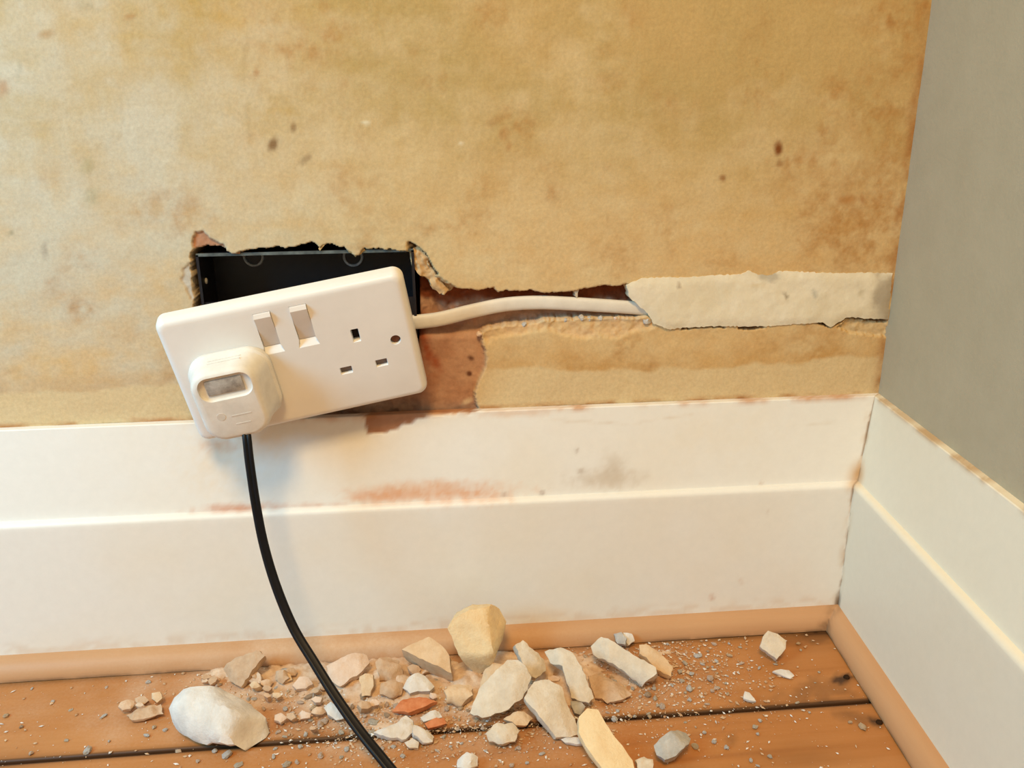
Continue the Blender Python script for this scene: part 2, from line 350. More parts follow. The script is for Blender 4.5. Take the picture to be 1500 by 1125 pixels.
def flat(c): return lambda co: np.tile(lin(c), (len(co), 1))
for i, (pts, c) in enumerate([([(508,358),(530,358),(533,366),(527,372),(519,376),(511,371)], (212,170,112)), ([(328,360),(358,360),(356,367),(346,373),(335,371)], (190,140,108)),
            ([(464,355),(476,355),(473,363),(468,368)], (214,182,132)), ([(600,368),(612,362),(626,376),(634,398),(646,412),(658,428),(645,431),(634,424),(626,410),(612,402),(604,390)], (206,172,128)),
            ([(842,424),(848,424),(848,436),(844,438)], (206,186,160))]):
    poly_slab('plaster_lump', wpoly(pts), .0015 if i != 3 else .004, .009, M_PATCH, wall_back, flat(c), 40+i, .0011, .0007, .0012, .0016 if i == 3 else .0005)

for i, (qx, qy, r_) in enumerate([(852,465,.0022),(863,467,.0017),(880,466,.0019),(829,469,.0014),(768,476,.0018),(946,470,.003),(902,467,.0014),(702,489,.002)]):
    bm = bmesh.new(); bmesh.ops.create_icosphere(bm, subdivisions=2, radius=r_)
    for v_ in bm.verts: v_.co *= 1+.5*mnoise.noise(v_.co*500+Vector((i*5., 0, 0)))
    o = bm_obj('plaster_lump', bm, R_GREY if i < 6 else R_PINK, wall_back, 30); o.location = on_y(qx, qy, .0025)

# right wall, a little off square
DR = np.array([math.sin(DL), -math.cos(DL), 0]); NR = np.array([-math.cos(DL), -math.sin(DL), 0])
v = []
for s_, d_ in ((-.06, 0), (2.6, 0), (2.6, -.10), (-.06, -.10)):
    for zz in (0, 2.4): p = DR*s_+NR*d_; v.append((p[0], p[1], zz))
wall_right = mesh('wall_right', v, [(0, 2, 3, 1), (2, 4, 5, 3), (4, 6, 7, 5), (6, 0, 1, 7), (1, 3, 5, 7), (0, 6, 4, 2)], M_RWALL, ang=None)
tag(wall_right, 'plain beige painted side wall meeting the stained wall at the corner', 'wall', kind='structure')

# ------------------------------------------------------------------ skirting boards and quarter-round beading
TM = math.tan((math.pi/2+DL)/2)          # mitre: distance along wall per unit thickness
def skirt_profile():
    p = [(0., .0)]; p = []
    for z in np.linspace(.002, .1085, 38): p.append((SK_T1, z))
    for a in np.linspace(0, 85, 7)[1:]:
        a = math.radians(a); p.append((SK_T1-.004+.004*math.cos(a), .1085+.0038*math.sin(a)))
    p.append((SK_T1-.0048, .1126))
    d0, z0 = SK_T1-.0050, .1138
    for u in np.linspace(0, 1, 34): p.append((d0+(SK_T0-d0)*u, z0+(Z_T-.0006-z0)*u))
    p += [(SK_T0-.0006, Z_T), (.0, Z_T+.0002)]
    return np.array(p)
PROF = skirt_profile()
def run(side, along, prof):
    """points for a profile run; along = distances from the corner on the wall line"""
    m = len(prof); n = len(along); P = np.zeros((m, n, 3))
    for i, (d, z) in enumerate(prof):
        s0 = d/math.tan((math.pi/2+DL)/2) if True else 0
        s = np.maximum(along, s0) if False else s0+along
        if side == 'back': P[i, :, 0] = -s; P[i, :, 1] = -d; P[i, :, 2] = z
        else:
            q = DR[None]*s[:, None]+NR[None]*d; P[i, :, 0] = q[:, 0]; P[i, :, 1] = q[:, 1]; P[i, :, 2] = z
    return P
al = np.concatenate([np.arange(0, .50, .0018), np.arange(.50, .70, .004), np.linspace(.70, 2.2, 12)])
P = run('back', al, PROF)
px, py = to_px(P); xx, zz = P[..., 0], P[..., 2]
def sb(x0, y0, rx, ry, ang=0, n=.35, seed=5):
    a = math.radians(ang); u = ((px-x0)*math.cos(a)+(py-y0)*math.sin(a))/rx; v_ = (-(px-x0)*math.sin(a)+(py-y0)*math.cos(a))/ry
    return sstep(1.5, -.3, np.hypot(u, v_)+n*.7*fbm(xx*110, zz*110, seed)+n*.7*fbm(xx*300, zz*300, seed+1))
white = lin((234,231,224))
C = np.ones(P.shape)*white
C = over(C, .35*np.clip(fbm(xx*12, zz*12, 301), 0, 1), lin((232,220,198)))
for x0, y0, rx, ry, an, s_, c_ in [(345,744,65,8,-3,.95,(204,138,100)),(460,740,70,4,-2,.5,(204,146,110)),(560,726,60,12,-2,.75,(218,150,98)),(660,722,100,17,-2,.85,(220,154,100)),(600,712,90,8,-2,.35,(222,170,124)),
        (330,660,70,60,0,.45,(232,206,168)),(318,652,26,12,0,.6,(214,150,98)),(890,702,60,16,0,.5,(186,162,130)),(900,680,18,20,0,.4,(182,160,130)),(845,660,4,5,0,.6,(140,112,88)),(850,690,5,4,0,.5,(150,120,90)),
        (795,722,4,4,0,.7,(130,86,60)),(738,724,6,5,0,.6,(150,100,70)),(1115,707,4,4,0,.5,(180,130,90)),(1042,875,5,4,30,.6,(190,140,110)),(1085,851,6,3,40,.4,(200,160,130)),(1125,751,3,3,0,.4,(180,150,120)),
        (860,618,60,2,3,.35,(198,170,136)),(980,612,40,2,-8,.35,(198,170,136)),(1200,620,26,2,-4,.3,(198,176,146)),(1050,640,90,40,0,.2,(230,212,180)),(520,606,150,10,-3,.5,(204,150,110)),(760,606,60,6,-2,.5,(214,164,112))]:
    C = over(C, s_*sb(x0, y0, rx, ry, an, .45, int(x0)), lin(c_))
# bare brown patch where the paint and filler came off below the socket
bare = sdf(px.ravel(), py.ravel(), [(532,600),(537,640),(566,633),(600,620),(628,611),(654,606),(700,604),(700,590),(540,590)]).reshape(px.shape)+2.5*fbm(xx*200, zz*200, 33)
kb = sstep(1.5, -1.5, bare)
C = over(C, kb, lin((178,130,98))); C = over(C, kb*.7*np.clip(.4+.8*fbm(xx*90, zz*90, 34), 0, 1), lin((140,88,58)))
P[..., 1] += kb*.0012
C = over(C, sstep(.004, 0, Z_T-zz)*np.clip(.2+.8*fbm(xx*70, zz*20, 35), 0, .8)*sstep(300, 700, px), lin((196,138,86)))
cor = P[..., 0]*-1-np.array([d for d, _ in PROF])[:, None]/math.tan((math.pi/2+DL)/2)
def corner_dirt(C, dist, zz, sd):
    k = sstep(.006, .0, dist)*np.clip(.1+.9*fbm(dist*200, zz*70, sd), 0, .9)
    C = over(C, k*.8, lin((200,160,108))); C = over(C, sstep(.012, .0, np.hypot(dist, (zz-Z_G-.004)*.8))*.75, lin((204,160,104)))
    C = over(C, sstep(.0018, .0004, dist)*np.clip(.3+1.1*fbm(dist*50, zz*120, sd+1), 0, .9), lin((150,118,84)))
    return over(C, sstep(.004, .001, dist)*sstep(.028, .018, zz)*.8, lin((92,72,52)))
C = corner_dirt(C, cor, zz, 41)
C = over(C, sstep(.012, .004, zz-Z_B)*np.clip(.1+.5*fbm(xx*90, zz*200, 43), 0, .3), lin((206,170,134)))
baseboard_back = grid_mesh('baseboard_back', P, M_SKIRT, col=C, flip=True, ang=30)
tag(baseboard_back, 'chipped white chamfered skirting board below the stained plaster wall', 'skirting board', kind='structure')
al2 = np.concatenate([np.arange(0, .45, .0022), np.linspace(.45, 2.5, 20)])
P = run('right', al2, PROF); px, py = to_px(P); xx, zz = P[..., 1], P[..., 2]
C = np.ones(P.shape)*lin((233,225,205))
C = over(C, .35*np.clip(fbm(xx*12, zz*12, 311), 0, 1), lin((230,218,192)))
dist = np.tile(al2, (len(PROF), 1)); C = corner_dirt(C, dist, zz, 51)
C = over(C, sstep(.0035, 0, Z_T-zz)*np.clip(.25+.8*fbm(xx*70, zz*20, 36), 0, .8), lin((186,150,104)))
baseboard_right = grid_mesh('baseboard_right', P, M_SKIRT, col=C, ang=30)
tag(baseboard_right, 'clean white chamfered skirting board below the beige side wall', 'skirting board', kind='structure')

def mat_wood(name, base1, base2, dark_, dustc, axis):
    m, N, Lk, b = nt(name, .5, .3); v = objvec(N)
    mp = N.new('ShaderNodeMapping'); Lk.new(v, mp.inputs['Vector'])
    mp.inputs['Scale'].default_value = (2.2, 46, 46) if axis == 'x' else (46, 2.2, 46)
    g = tex_noise(N, Lk, 1.0, mp.outputs[0], 6, .62)
    g2 = tex_noise(N, Lk, 9, v, 4, .6)
    c = ramp(N, Lk, g.outputs['Fac'], [(.3, L4(base1)), (.6, L4(base2)), (.78, L4(dark_))])
    c = mix(N, Lk, .25, c, ramp(N, Lk, g2.outputs['Fac'], [(.3, L4(dark_)), (.7, L4(base2))]))
    ad = N.new('ShaderNodeAttribute'); ad.attribute_name = 'dark'
    c = mix(N, Lk, ad.outputs['Fac'], c, L4((62, 38, 20)))
    au = N.new('ShaderNodeAttribute'); au.attribute_name = 'dust'
    fn = tex_noise(N, Lk, 520, v, 5, .7); mm = N.new('ShaderNodeMath'); mm.operation = 'MULTIPLY_ADD'
    Lk.new(fn.outputs['Fac'], mm.inputs[0]); mm.inputs[1].default_value = 1.3
    sub = N.new('ShaderNodeMath'); sub.operation = 'SUBTRACT'; Lk.new(au.outputs['Fac'], sub.inputs[0]); sub.inputs[1].default_value = .62
    Lk.new(sub.outputs[0], mm.inputs[2])
    mul = N.new('ShaderNodeMath'); mul.operation = 'MULTIPLY'; mul.use_clamp = True; Lk.new(mm.outputs[0], mul.inputs[0]); mul.inputs[1].default_value = 1.1
    m2 = N.new('ShaderNodeMath'); m2.operation = 'MULTIPLY'; m2.use_clamp = True; Lk.new(mul.outputs[0], m2.inputs[0]); Lk.new(au.outputs['Fac'], m2.inputs[1])
    c = mix(N, Lk, m2.outputs[0], c, L4(dustc)); Lk.new(c, b.inputs['Base Color'])
    bump(N, Lk, b, g.outputs['Fac'], .25, .0006)
    return m
M_PLANK = mat_wood('pine_floorboard', (192,134,80), (178,117,61), (148,90,44), (208,180,154), 'x')
M_QX = mat_wood('pine_beading_along', (202,158,118), (192,146,104), (170,120,80), (208,178,150), 'x')
M_QY = mat_wood('pine_beading_across', (202,158,118), (192,146,104), (170,120,80), (208,178,150), 'y')

def dustmap(x, y):
    px, py = to_px(np.stack([x, y, 0*x], -1))
    d = .95*np.exp(-(((px-500)/230)**2+((py-1005)/75)**2))+.75*np.exp(-(((px-860)/170)**2+((py-1000)/55)**2))+.25*np.exp(-(((px-150)/260)**2+((py-1040)/90)**2))+.35*np.exp(-(((px-650)/300)**2+((py-1085)/45)**2))
    return np.clip(d*(.85+.5*fbm(x*50, y*50, 401))+.06, 0, 1)
QW = QD-SK_T1
qa = [(SK_T1, Z_B)]+[(SK_T1+QW*math.sin(math.radians(a)), Z_B*math.cos(math.radians(a))) for a in range(8, 91, 8)]+[(QD, 0.0)]
for nm, side, alx, mt, lb in (('trim_1', 'back', al, M_QX, 'dusty pine quarter-round beading along the foot of the chipped skirting'),
                              ('trim_2', 'right', al2, M_QY, 'clean pine quarter-round beading along the foot of the side skirting')):
    P = run(side, alx, np.array(qa)); P[..., 2] += .0004
    px, py = to_px(P); dd = np.tile(alx, (len(qa), 1))
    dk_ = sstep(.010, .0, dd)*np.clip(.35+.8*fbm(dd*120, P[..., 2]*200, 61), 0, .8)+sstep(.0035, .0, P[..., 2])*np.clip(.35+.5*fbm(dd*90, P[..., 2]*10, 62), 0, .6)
    du = dustmap(P[..., 0], P[..., 1]-.004)*.75 if side == 'back' else .05+0*dd
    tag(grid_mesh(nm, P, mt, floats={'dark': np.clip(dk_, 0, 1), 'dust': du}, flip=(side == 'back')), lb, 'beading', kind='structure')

# ------------------------------------------------------------------ floor and boards
floor = mesh('floor', [(x, y, z) for z in (-.05, -.021) for x, y in ((-2.2, -2.5), (.35, -2.5), (.35, .05), (-2.2, .05))],
             [(4, 5, 6, 7), (0, 3, 2, 1), (0, 1, 5, 4), (1, 2, 6, 5), (2, 3, 7, 6), (3, 0, 4, 7)], M_SUB, ang=None)
tag(floor, 'dusty pine floorboards running along the stained wall', 'floor', kind='structure')
BW = .122; GAP = .0022
nails = []
for i in range(20):
    y1 = -Y_SEAM+BW-i*BW-GAP/2; y0 = y1-BW+GAP
    if y0 > 0: continue
    r_ = .0012
    prof = [(y0, -.02), (y0, -r_*1.5), (y0+r_*.3, -r_*.5), (y0+r_, 0)]+[(y, 0) for y in np.linspace(y0+r_*2, y1-r_*2, 40 if i < 3 else 4)]+[(y1-r_, 0), (y1-r_*.3, -r_*.5), (y1, -r_*1.5), (y1, -.02)]
    xg = np.concatenate([[-2.2, -1.6, -1.1, -.8], np.arange(-.70, .02, .003 if i < 3 else .06), [.1, .3]])
    P = np.zeros((len(prof), len(xg), 3)); P[..., 0] = xg[None]
    for j, (y, z) in enumerate(prof): P[j, :, 1] = y; P[j, :, 2] = z
    P[..., 2] += np.where(P[..., 2] > -.001, .0003*(fbm(P[..., 0]*5, P[..., 1]*20, 500+i)-1), 0)
    px, py = to_px(P); x_, y_ = P[..., 0], P[..., 1]
    def fb(x0, y0_, rx, ry, ang=0, n=.4):
        a = math.radians(ang); u = ((px-x0)*math.cos(a)+(py-y0_)*math.sin(a))/rx; v_ = (-(px-x0)*math.sin(a)+(py-y0_)*math.cos(a))/ry
        return sstep(1.2, .3, np.hypot(u, v_)+n*fbm(x_*150, y_*150, 71))
    dk_ = .95*fb(1236, 993, 20, 8, 0)+.9*fb(1286, 1058, 13, 8, 15)+.35*fb(1205, 1010, 60, 22, -5)+.45*fb(1195, 935, 70, 12, -8)+.3*fb(1072, 1085, 10, 9)+.4*fb(1255, 1052, 40, 10, 10)
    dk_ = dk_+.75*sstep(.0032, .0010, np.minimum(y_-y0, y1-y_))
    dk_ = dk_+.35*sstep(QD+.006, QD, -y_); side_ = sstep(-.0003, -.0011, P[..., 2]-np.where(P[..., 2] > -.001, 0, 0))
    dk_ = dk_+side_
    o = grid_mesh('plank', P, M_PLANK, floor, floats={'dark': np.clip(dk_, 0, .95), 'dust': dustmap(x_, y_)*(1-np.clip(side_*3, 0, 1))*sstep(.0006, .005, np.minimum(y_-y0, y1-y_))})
for (qx, qy) in ((1240, 992), (1288, 1058)):
    c = on_z(qx, qy, 0); bm = bmesh.new(); bmesh.ops.create_cone(bm, cap_ends=True, segments=10, radius1=.0022, radius2=.0018, depth=.0012)
    nl = bm_obj('floor_nail', bm, M_SUB, floor); nl.location = (c[0], c[1], .0002)

# ------------------------------------------------------------------ metal back box in the hole
def box_bm(bm, c, s):
    g = bmesh.ops.create_cube(bm, size=1)['verts']
    for v_ in g: v_.co = Vector((c[0]+v_.co.x*s[0], c[1]+v_.co.y*s[1], c[2]+v_.co.z*s[2]))
BX0, BX1, BZ1 = -.4575, -.3235, .2822; BZ0 = BZ1-.073; BXC = (BX0+BX1)/2; BZC = (BZ0+BZ1)/2
BYF, BYB, TH = .0030, .0380, .0014
bbox = empty('back_box', (BXC, BYB, BZ0))
tag(bbox, 'black metal socket back box sunk in the broken plaster hole', 'electrical box')
def local(o, par): o.location = o.location-par.location; return o
def bpart(name, boxes, mat):
    bm = bmesh.new()
    for c, s in boxes: box_bm(bm, np.array(c)-np.array(bbox.location), s)
    return bm_obj(name, bm, mat, bbox)
W_, H_, D_ = BX1-BX0, BZ1-BZ0, BYB-BYF
bpart('back_plate', [((BXC, BYB, BZC), (W_, TH, H_))], M_METAL)
for zz_, nm in ((BZ1, 'top_side'), (BZ0, 'bottom_side')): bpart(nm, [((BXC, (BYF+BYB)/2, zz_), (W_, D_, TH))], M_METAL)
for xx_ in (BX0, BX1): bpart('end_side', [((xx_, (BYF+BYB)/2, BZC), (TH, D_, H_))], M_METAL)
for zz_ in (BZ1, BZ0): bpart('rim', [((BXC, BYF-.0004, zz_), (W_+.0012, .001, .0019))], M_RIM)
for xx_ in (BX0, BX1): bpart('rim', [((xx_, BYF-.0004, BZC), (.0017, .001, H_))], M_METAL)
for xx_ in (BX0+.0045, BX1-.0045): bpart('fixing_lug', [((xx_, BYF+.001, BZC), (.008, .0014, .012))], M_METAL)
for qx in (371, 517):
    c = on_y(qx, 376, BYB-.0014); bm = bmesh.new(); n = 28
    vv = []
    for k in range(n):
        a = 2*math.pi*k/n; cs, sn = math.cos(a), math.sin(a)
        for (r_, yy) in ((.0052, .0007), (.0054, -.0006), (.0066, -.0006), (.0070, .0007)): vv.append(bm.verts.new((cs*r_, yy, sn*r_)))
    for k in range(n):
        for j in range(3):
            a, b = k*4+j, ((k+1) % n)*4+j; bm.faces.new((vv[a], vv[b], vv[b+1], vv[a+1]))
    o = bm_obj('knockout_ring', bm, M_SCRAPE, bbox); o.location = Vector(c)-bbox.location
bm = bmesh.new(); bmesh.ops.create_icosphere(bm, subdivisions=2, radius=.0016)
o = bm_obj('plaster_splash', bm, R_GREY, bbox); c = on_y(290, 415, .005); o.location = Vector((BX0+.0012, .012, c[2]))-bbox.location; o.scale = (.6, 1.2, 1.3)

# ------------------------------------------------------------------ loose double socket
RV = Vector((.22193, -.16162, .07854)); TS = Vector((-.39461, -.03734, .22298))
SROT = Matrix.Rotation(RV.length, 4, RV.normalized())
sock = empty('double_socket', TS); sock.matrix_world = Matrix.Translation(TS) @ SROT
tag(sock, 'white double wall socket hanging crooked out of its box on its cable', 'socket')
def rrect(w_, h_, r_, n=8, cx=0, cz=0):
    p = []
    for (sx, sz, a0) in ((1, 1, 0), (-1, 1, 90), (-1, -1, 180), (1, -1, 270)):
        for k in range(n+1):
            a = math.radians(a0+90*k/n); p.append((cx+sx*(w_/2-r_)+r_*math.cos(a), cz+sz*(h_/2-r_)+r_*math.sin(a)))
    return p
def loft(bm, rings, cap0=True, cap1=True):
    R_ = [[bm.verts.new(p) for p in r] for r in rings]; n = len(R_[0])
    for a, b in zip(R_[:-1], R_[1:]):
        for k in range(n): bm.faces.new((a[k], a[(k+1) % n], b[(k+1) % n], b[k]))
    if cap0: bm.faces.new(R_[0][::-1])
    if cap1: bm.faces.new(R_[-1])
def ringxz(pts, y): return [(x, y, z) for x, z in pts]
mm_ = .001
def cutter(bms):
    me = bpy.data.meshes.new('cut'); bmesh.ops.recalc_face_normals(bms, faces=bms.faces); bms.to_mesh(me); bms.free()
    o = bpy.data.objects.new('cut', me); COL.objects.link(o); return o
def subtract(o, cut, ang=30):
    md = o.modifiers.new('b', 'BOOLEAN'); md.operation = 'DIFFERENCE'; md.solver = 'EXACT'; md.object = cut
    mx, px_ = o.matrix_world.copy(), o.parent
    o.parent = None; o.matrix_world = Matrix.Identity(4)
    bpy.context.view_layer.update()
    me = bpy.data.meshes.new_from_object(o.evaluated_get(bpy.context.evaluated_depsgraph_get()))
    o.modifiers.clear(); old = o.data; o.data = me; me.name = old.name; bpy.data.meshes.remove(old)
    o.parent = px_; o.matrix_local = Matrix.Identity(4)
    cm = cut.data; bpy.data.objects.remove(cut); bpy.data.meshes.remove(cm); smooth(me, ang)
bm = bmesh.new(); SW, SH = 147*mm_, 87*mm_
loft(bm, [ringxz(rrect(SW-2*i*mm_, SH-2*i*mm_, max(6.5-i*.7, 2)*mm_), y*mm_) for y, i in ((11, .8), (10.6, 0), (5.2, .25), (3.4, .6), (1.9, 1.3), (.8, 2.3), (.2, 3.5), (0, 4.9))])
plate = bm_obj('faceplate', bm, M_PLASTIC, sock)
OX, LZ, EZ = 37.5, -13.6, 8.6
HOLES = [(OX, EZ, 4.4, 8.4), (OX-11.1, LZ, 7.0, 4.4), (OX+11.1, LZ, 7.0, 4.4), (-OX, EZ, 4.4, 8.4), (-OX-11.1, LZ, 7.0, 4.4), (-OX+11.1, LZ, 7.0, 4.4)]
bm = bmesh.new()
for x, z, w2, h2 in HOLES:
    loft(bm, [ringxz(rrect(w2*mm_+k, h2*mm_+k, .4*mm_+k*.3, 2, x*mm_, z*mm_), y*mm_) for y, k in ((-1, .0016), (.6, .0), (7, .0))])
for sx in (-60.3, 60.3):
    loft(bm, [ringxz([(sx*mm_+r_*mm_*math.cos(a), r_*mm_*math.sin(a)) for a in np.linspace(0, 2*math.pi, 25)[:-1]], y*mm_) for y, r_ in ((-1, 3.5), (.5, 3.1), (5, 3.1))])
SWX = (-12.0, 9.2); SZ0, SZ1 = 12.6, 36.0
for cx in SWX:
    box_bm(bm, (cx*mm_, 4*mm_, (SZ0+SZ1)/2*mm_), (10.2*mm_, 10*mm_, (SZ1-SZ0)*mm_))
subtract(plate, cutter(bm), 28)
bm = bmesh.new()
for cx in SWX:
    a = [(cx-5.0, 4, SZ0+.5), (cx+5.0, 4, SZ0+.5), (cx+5.0, 3.2, SZ0-.1), (cx-5.0, 3.2, SZ0-.1)]
    v0 = [bm.verts.new(np.array(p)*mm_) for p in ((cx-5.1, 3.4, SZ0+.3), (cx+5.1, 3.4, SZ0+.3), (cx+6.6, -.6, SZ0-5.3), (cx-6.6, -.6, SZ0-5.3), (cx-5.3, -.6, SZ0+.3), (cx+5.3, -.6, SZ0+.3))]
    for f in ((0, 1, 2, 3), (0, 4, 5, 1), (4, 3, 2, 5), (0, 3, 4), (1, 5, 2)): bm.faces.new([v0[i] for i in f])
subtract(plate, cutter(bm), 28)
for cx in SWX:
    bm = bmesh.new(); pr = [(35.85, 8), (35.85, .2), (35.4, -.9), (33.4, -2.3), (32.6, -2.2), (24, .2), (12.75, 2.6), (12.75, 8)]
    loft(bm, [[((cx+dx)*mm_, y*mm_, z*mm_) for z, y in pr] for dx in (-4.9, 4.9)])
    bmesh.ops.recalc_face_normals(bm, faces=bm.faces)
    tag(bm_obj('rocker_switch', bm, M_ROCKER, sock, 25), 'greyish rocker switch pressed on')
bm = bmesh.new(); box_bm(bm, (0, 15*mm_, 0), (118*mm_, 11*mm_, 58*mm_)); bmesh.ops.bevel(bm, geom=bm.edges[:], offset=.002, segments=2, affect='EDGES')
bm_obj('socket_body', bm, M_PLASTIC, sock)
for k, (x, z, w2, h2) in enumerate(HOLES[:3]):
    bm = bmesh.new(); box_bm(bm, (x*mm_, (6.3 if k == 0 else 3.4)*mm_, z*mm_), ((w2+1.5)*mm_, .8*mm_, (h2+1.5)*mm_)); bm_obj('shutter_and_shade_plate', bm, M_HOLE if k == 0 else M_SHUTTER, plate)  # earth hole gets a near-black plate in place of its inner shade
for sx in (-60.3, 60.3):
    bm = bmesh.new(); bmesh.ops.create_cone(bm, cap_ends=True, segments=20, radius1=2.9*mm_, radius2=2.6*mm_, depth=1.5*mm_, matrix=Matrix.Translation((sx*mm_, 3.2*mm_, 0)) @ Matrix.Rotation(math.pi/2, 4, 'X'))
    tag(bm_obj('fixing_screw', bm, M_RUST, plate), 'brown rusty fixing screw')

# ------------------------------------------------------------------ plug with black flex
plug = empty('power_plug', TS); plug.matrix_world = Matrix.Translation(TS) @ SROT
tag(plug, 'dusty white moulded plug with black flex pushed into the crooked socket', 'plug')
def pr_(x0, x1, z0, z1, r_, y): return ringxz(rrect((x1-x0)*mm_, (z1-z0)*mm_, r_*mm_, 8, (x0+x1)/2*mm_, (z0+z1)/2*mm_), y*mm_)
bm = bmesh.new()
loft(bm, [pr_(-63.5, -15.5, -30.5, 17, 13, -.3), pr_(-64, -15, -31, 17.5, 13.5, -1), pr_(-64, -15, -31, 17.4, 13.5, -4.6), pr_(-63.4, -15.8, -30.8, 16.8, 13, -5.4), pr_(-63, -16.6, -30.8, 16.6, 13, -5.8),
          pr_(-61.5, -20, -31, 16.4, 12.5, -14), pr_(-60.4, -21.6, -31, 16, 12, -20.5), pr_(-59.8, -22.4, -30.5, 15.5, 11.5, -22.2), pr_(-58.6, -23.8, -29.4, 14.4, 10.5, -23.3), pr_(-57, -25.4, -27.8, 12.8, 9, -23.8)])
pbody = bm_obj('plug_body', bm, M_PLUG, plug, 40)
bm = bmesh.new()
loft(bm, [pr_(-56.2, -24.6, -3.4, 13.6, 7, -30), pr_(-55.6, -25.2, -2.6, 13.0, 6.5, -22.0), pr_(-55.0, -25.8, -2.0, 12.4, 6, -21.6)])
subtract(pbody, cutter(bm), 40)
bm = bmesh.new(); loft(bm, [pr_(-51.5, -30.0, .8, 10.4, .8, -21.3), pr_(-51.5, -30.0, .8, 10.4, .8, -22.2), pr_(-51.2, -30.3, 1.1, 10.1, .6, -22.4)])
tag(bm_obj('fuse_cover', bm, M_LABEL, pbody), 'smudged grey fuse cover in a recess')
for zz_, x0, x1 in ((-14.5, -43, -31), (-20.5, -42, -33)):       # worn raised lines
    bm = bmesh.new(); loft(bm, [pr_(x0, x1, zz_-.35, zz_+.35, .3, -23.6), pr_(x0, x1, zz_-.35, zz_+.35, .3, -23.95)]); bm_obj('moulded_mark', bm, M_MARK, pbody)
bm = bmesh.new(); loft(bm, [ringxz([((-48.5+r_*math.cos(a))*mm_, (-13.5+r_*math.sin(a))*mm_) for a in np.linspace(0, 2*math.pi, 19)[:-1]], y*mm_) for y, r_ in ((-23.6, 2.6), (-23.95, 2.5))])
bm_obj('moulded_mark', bm, M_MARK, pbody)
for k in range(2):   # finger ridges on the top
    yy = -9.5-3.2*k; bm = bmesh.new(); loft(bm, [[(x*mm_, y*mm_, (16.3+h)*mm_) for y, h in ((yy-.6, -.4), (yy-.35, .62), (yy+.35, .62), (yy+.6, -.4))] for x in (-48.5, -29.5)]); bm_obj('grip_ridge', bm, M_PLUG, pbody)
for x, z, w2, h2 in HOLES[3:]:
    bm = bmesh.new(); box_bm(bm, (x*mm_, 2.5*mm_, z*mm_), ((w2-.7)*mm_, 6.5*mm_, (h2-.7)*mm_)); bm_obj('pin', bm, M_SCRAPE, plug)

def sweep(name, pts, w0, w1, th, mat, parent, upf, nseg=90, eight=False):
    """flat cable along a Catmull-Rom path; upf(t) gives the broad direction"""
    P = [Vector(p) for p in pts]; P = [P[0]*2-P[1]]+P+[P[-1]*2-P[-2]]; path = []
    m = len(P)-3
    for i in range(nseg+1):
        u = i/nseg*m; k = min(int(u), m-1); t_ = u-k; a, b, c, d = P[k:k+4]
        path.append(.5*((2*b)+(c-a)*t_+(2*a-5*b+4*c-d)*t_*t_+(3*b-a-3*c+d)*t_**3))
    bm = bmesh.new(); rings = []
    for i, p in enumerate(path):
        tg = (path[min(i+1, nseg)]-path[max(i-1, 0)]).normalized(); br = Vector(upf(i/nseg)); br = (br-tg*br.dot(tg)).normalized(); nn = tg.cross(br)
        wd = w0+(w1-w0)*i/nseg; ring = []
        for k in range(20):
            a = 2*math.pi*k/20; ca, sa = math.cos(a), math.sin(a)
            ex = .75; x = math.copysign(abs(ca)**ex, ca)*wd/2; y = math.copysign(abs(sa)**ex, sa)*th/2
            if eight: y *= 1-.38*math.exp(-(x/(wd*.10))**2)
            ring.append(tuple(p+br*x+nn*y))
        rings.append(ring)
    loft(bm, rings); return bm_obj(name, bm, mat, parent, 60)
inv = plug.matrix_world.inverted()
cord_pts = []
for qx, qy, yy in ((360, 628, -.052), (362, 645, -.056), (366, 680, -.060), (375, 740, -.066), (387, 800, -.073), (405, 860, -.082), (430, 920, -.093), (460, 970, -.105), (490, 1018, -.118), (522, 1064, -.131), (552, 1102, -.143)):
    cord_pts.append(Vector(on_y(qx, qy, yy)))
print('cord', [tuple(round(c, 3) for c in p) for p in cord_pts])
lp = cord_pts[-1]
cord_pts += [Vector((lp.x+.022, lp.y-.022, .006)), Vector((lp.x+.06, lp.y-.07, .0032)), Vector((lp.x+.12, lp.y-.16, .0032)), Vector((lp.x+.15, lp.y-.30, .0032)), Vector((lp.x+.12, lp.y-.5, .0032))]
co = sweep('flex_cord', [inv @ p for p in cord_pts], .0054, .0066, .0040, M_CORD, plug, lambda t_: inv.to_3x3() @ Vector((1, .25+t_*.2, 0)), 140, True)
tag(co, 'black twin flex hanging down to the floor')
bm = bmesh.new(); loft(bm, [ringxz([], 0)]) if False else bm.free()

# ------------------------------------------------------------------ supply cable in the channel
cpts = [Vector((-.375, -.006, .2330))]+[Vector(on_y(qx, qy, yy)) for qx, qy, yy in ((606, 472, .0035), (645, 467, .0035), (690, 456, .0035), (740, 446, .0035), (790, 443, .0035), (840, 445, .0035), (890, 448, .004), (945, 452, .0055), (985, 455, .0065), (1010, 457, .0065))]
cab = sweep('supply_cable', cpts, .0098, .0086, .0056, M_CABLE, None, lambda t_: (0, 0, 1), 80)
tag(cab, 'pale grey flat supply cable running through the open wall channel', 'cable')

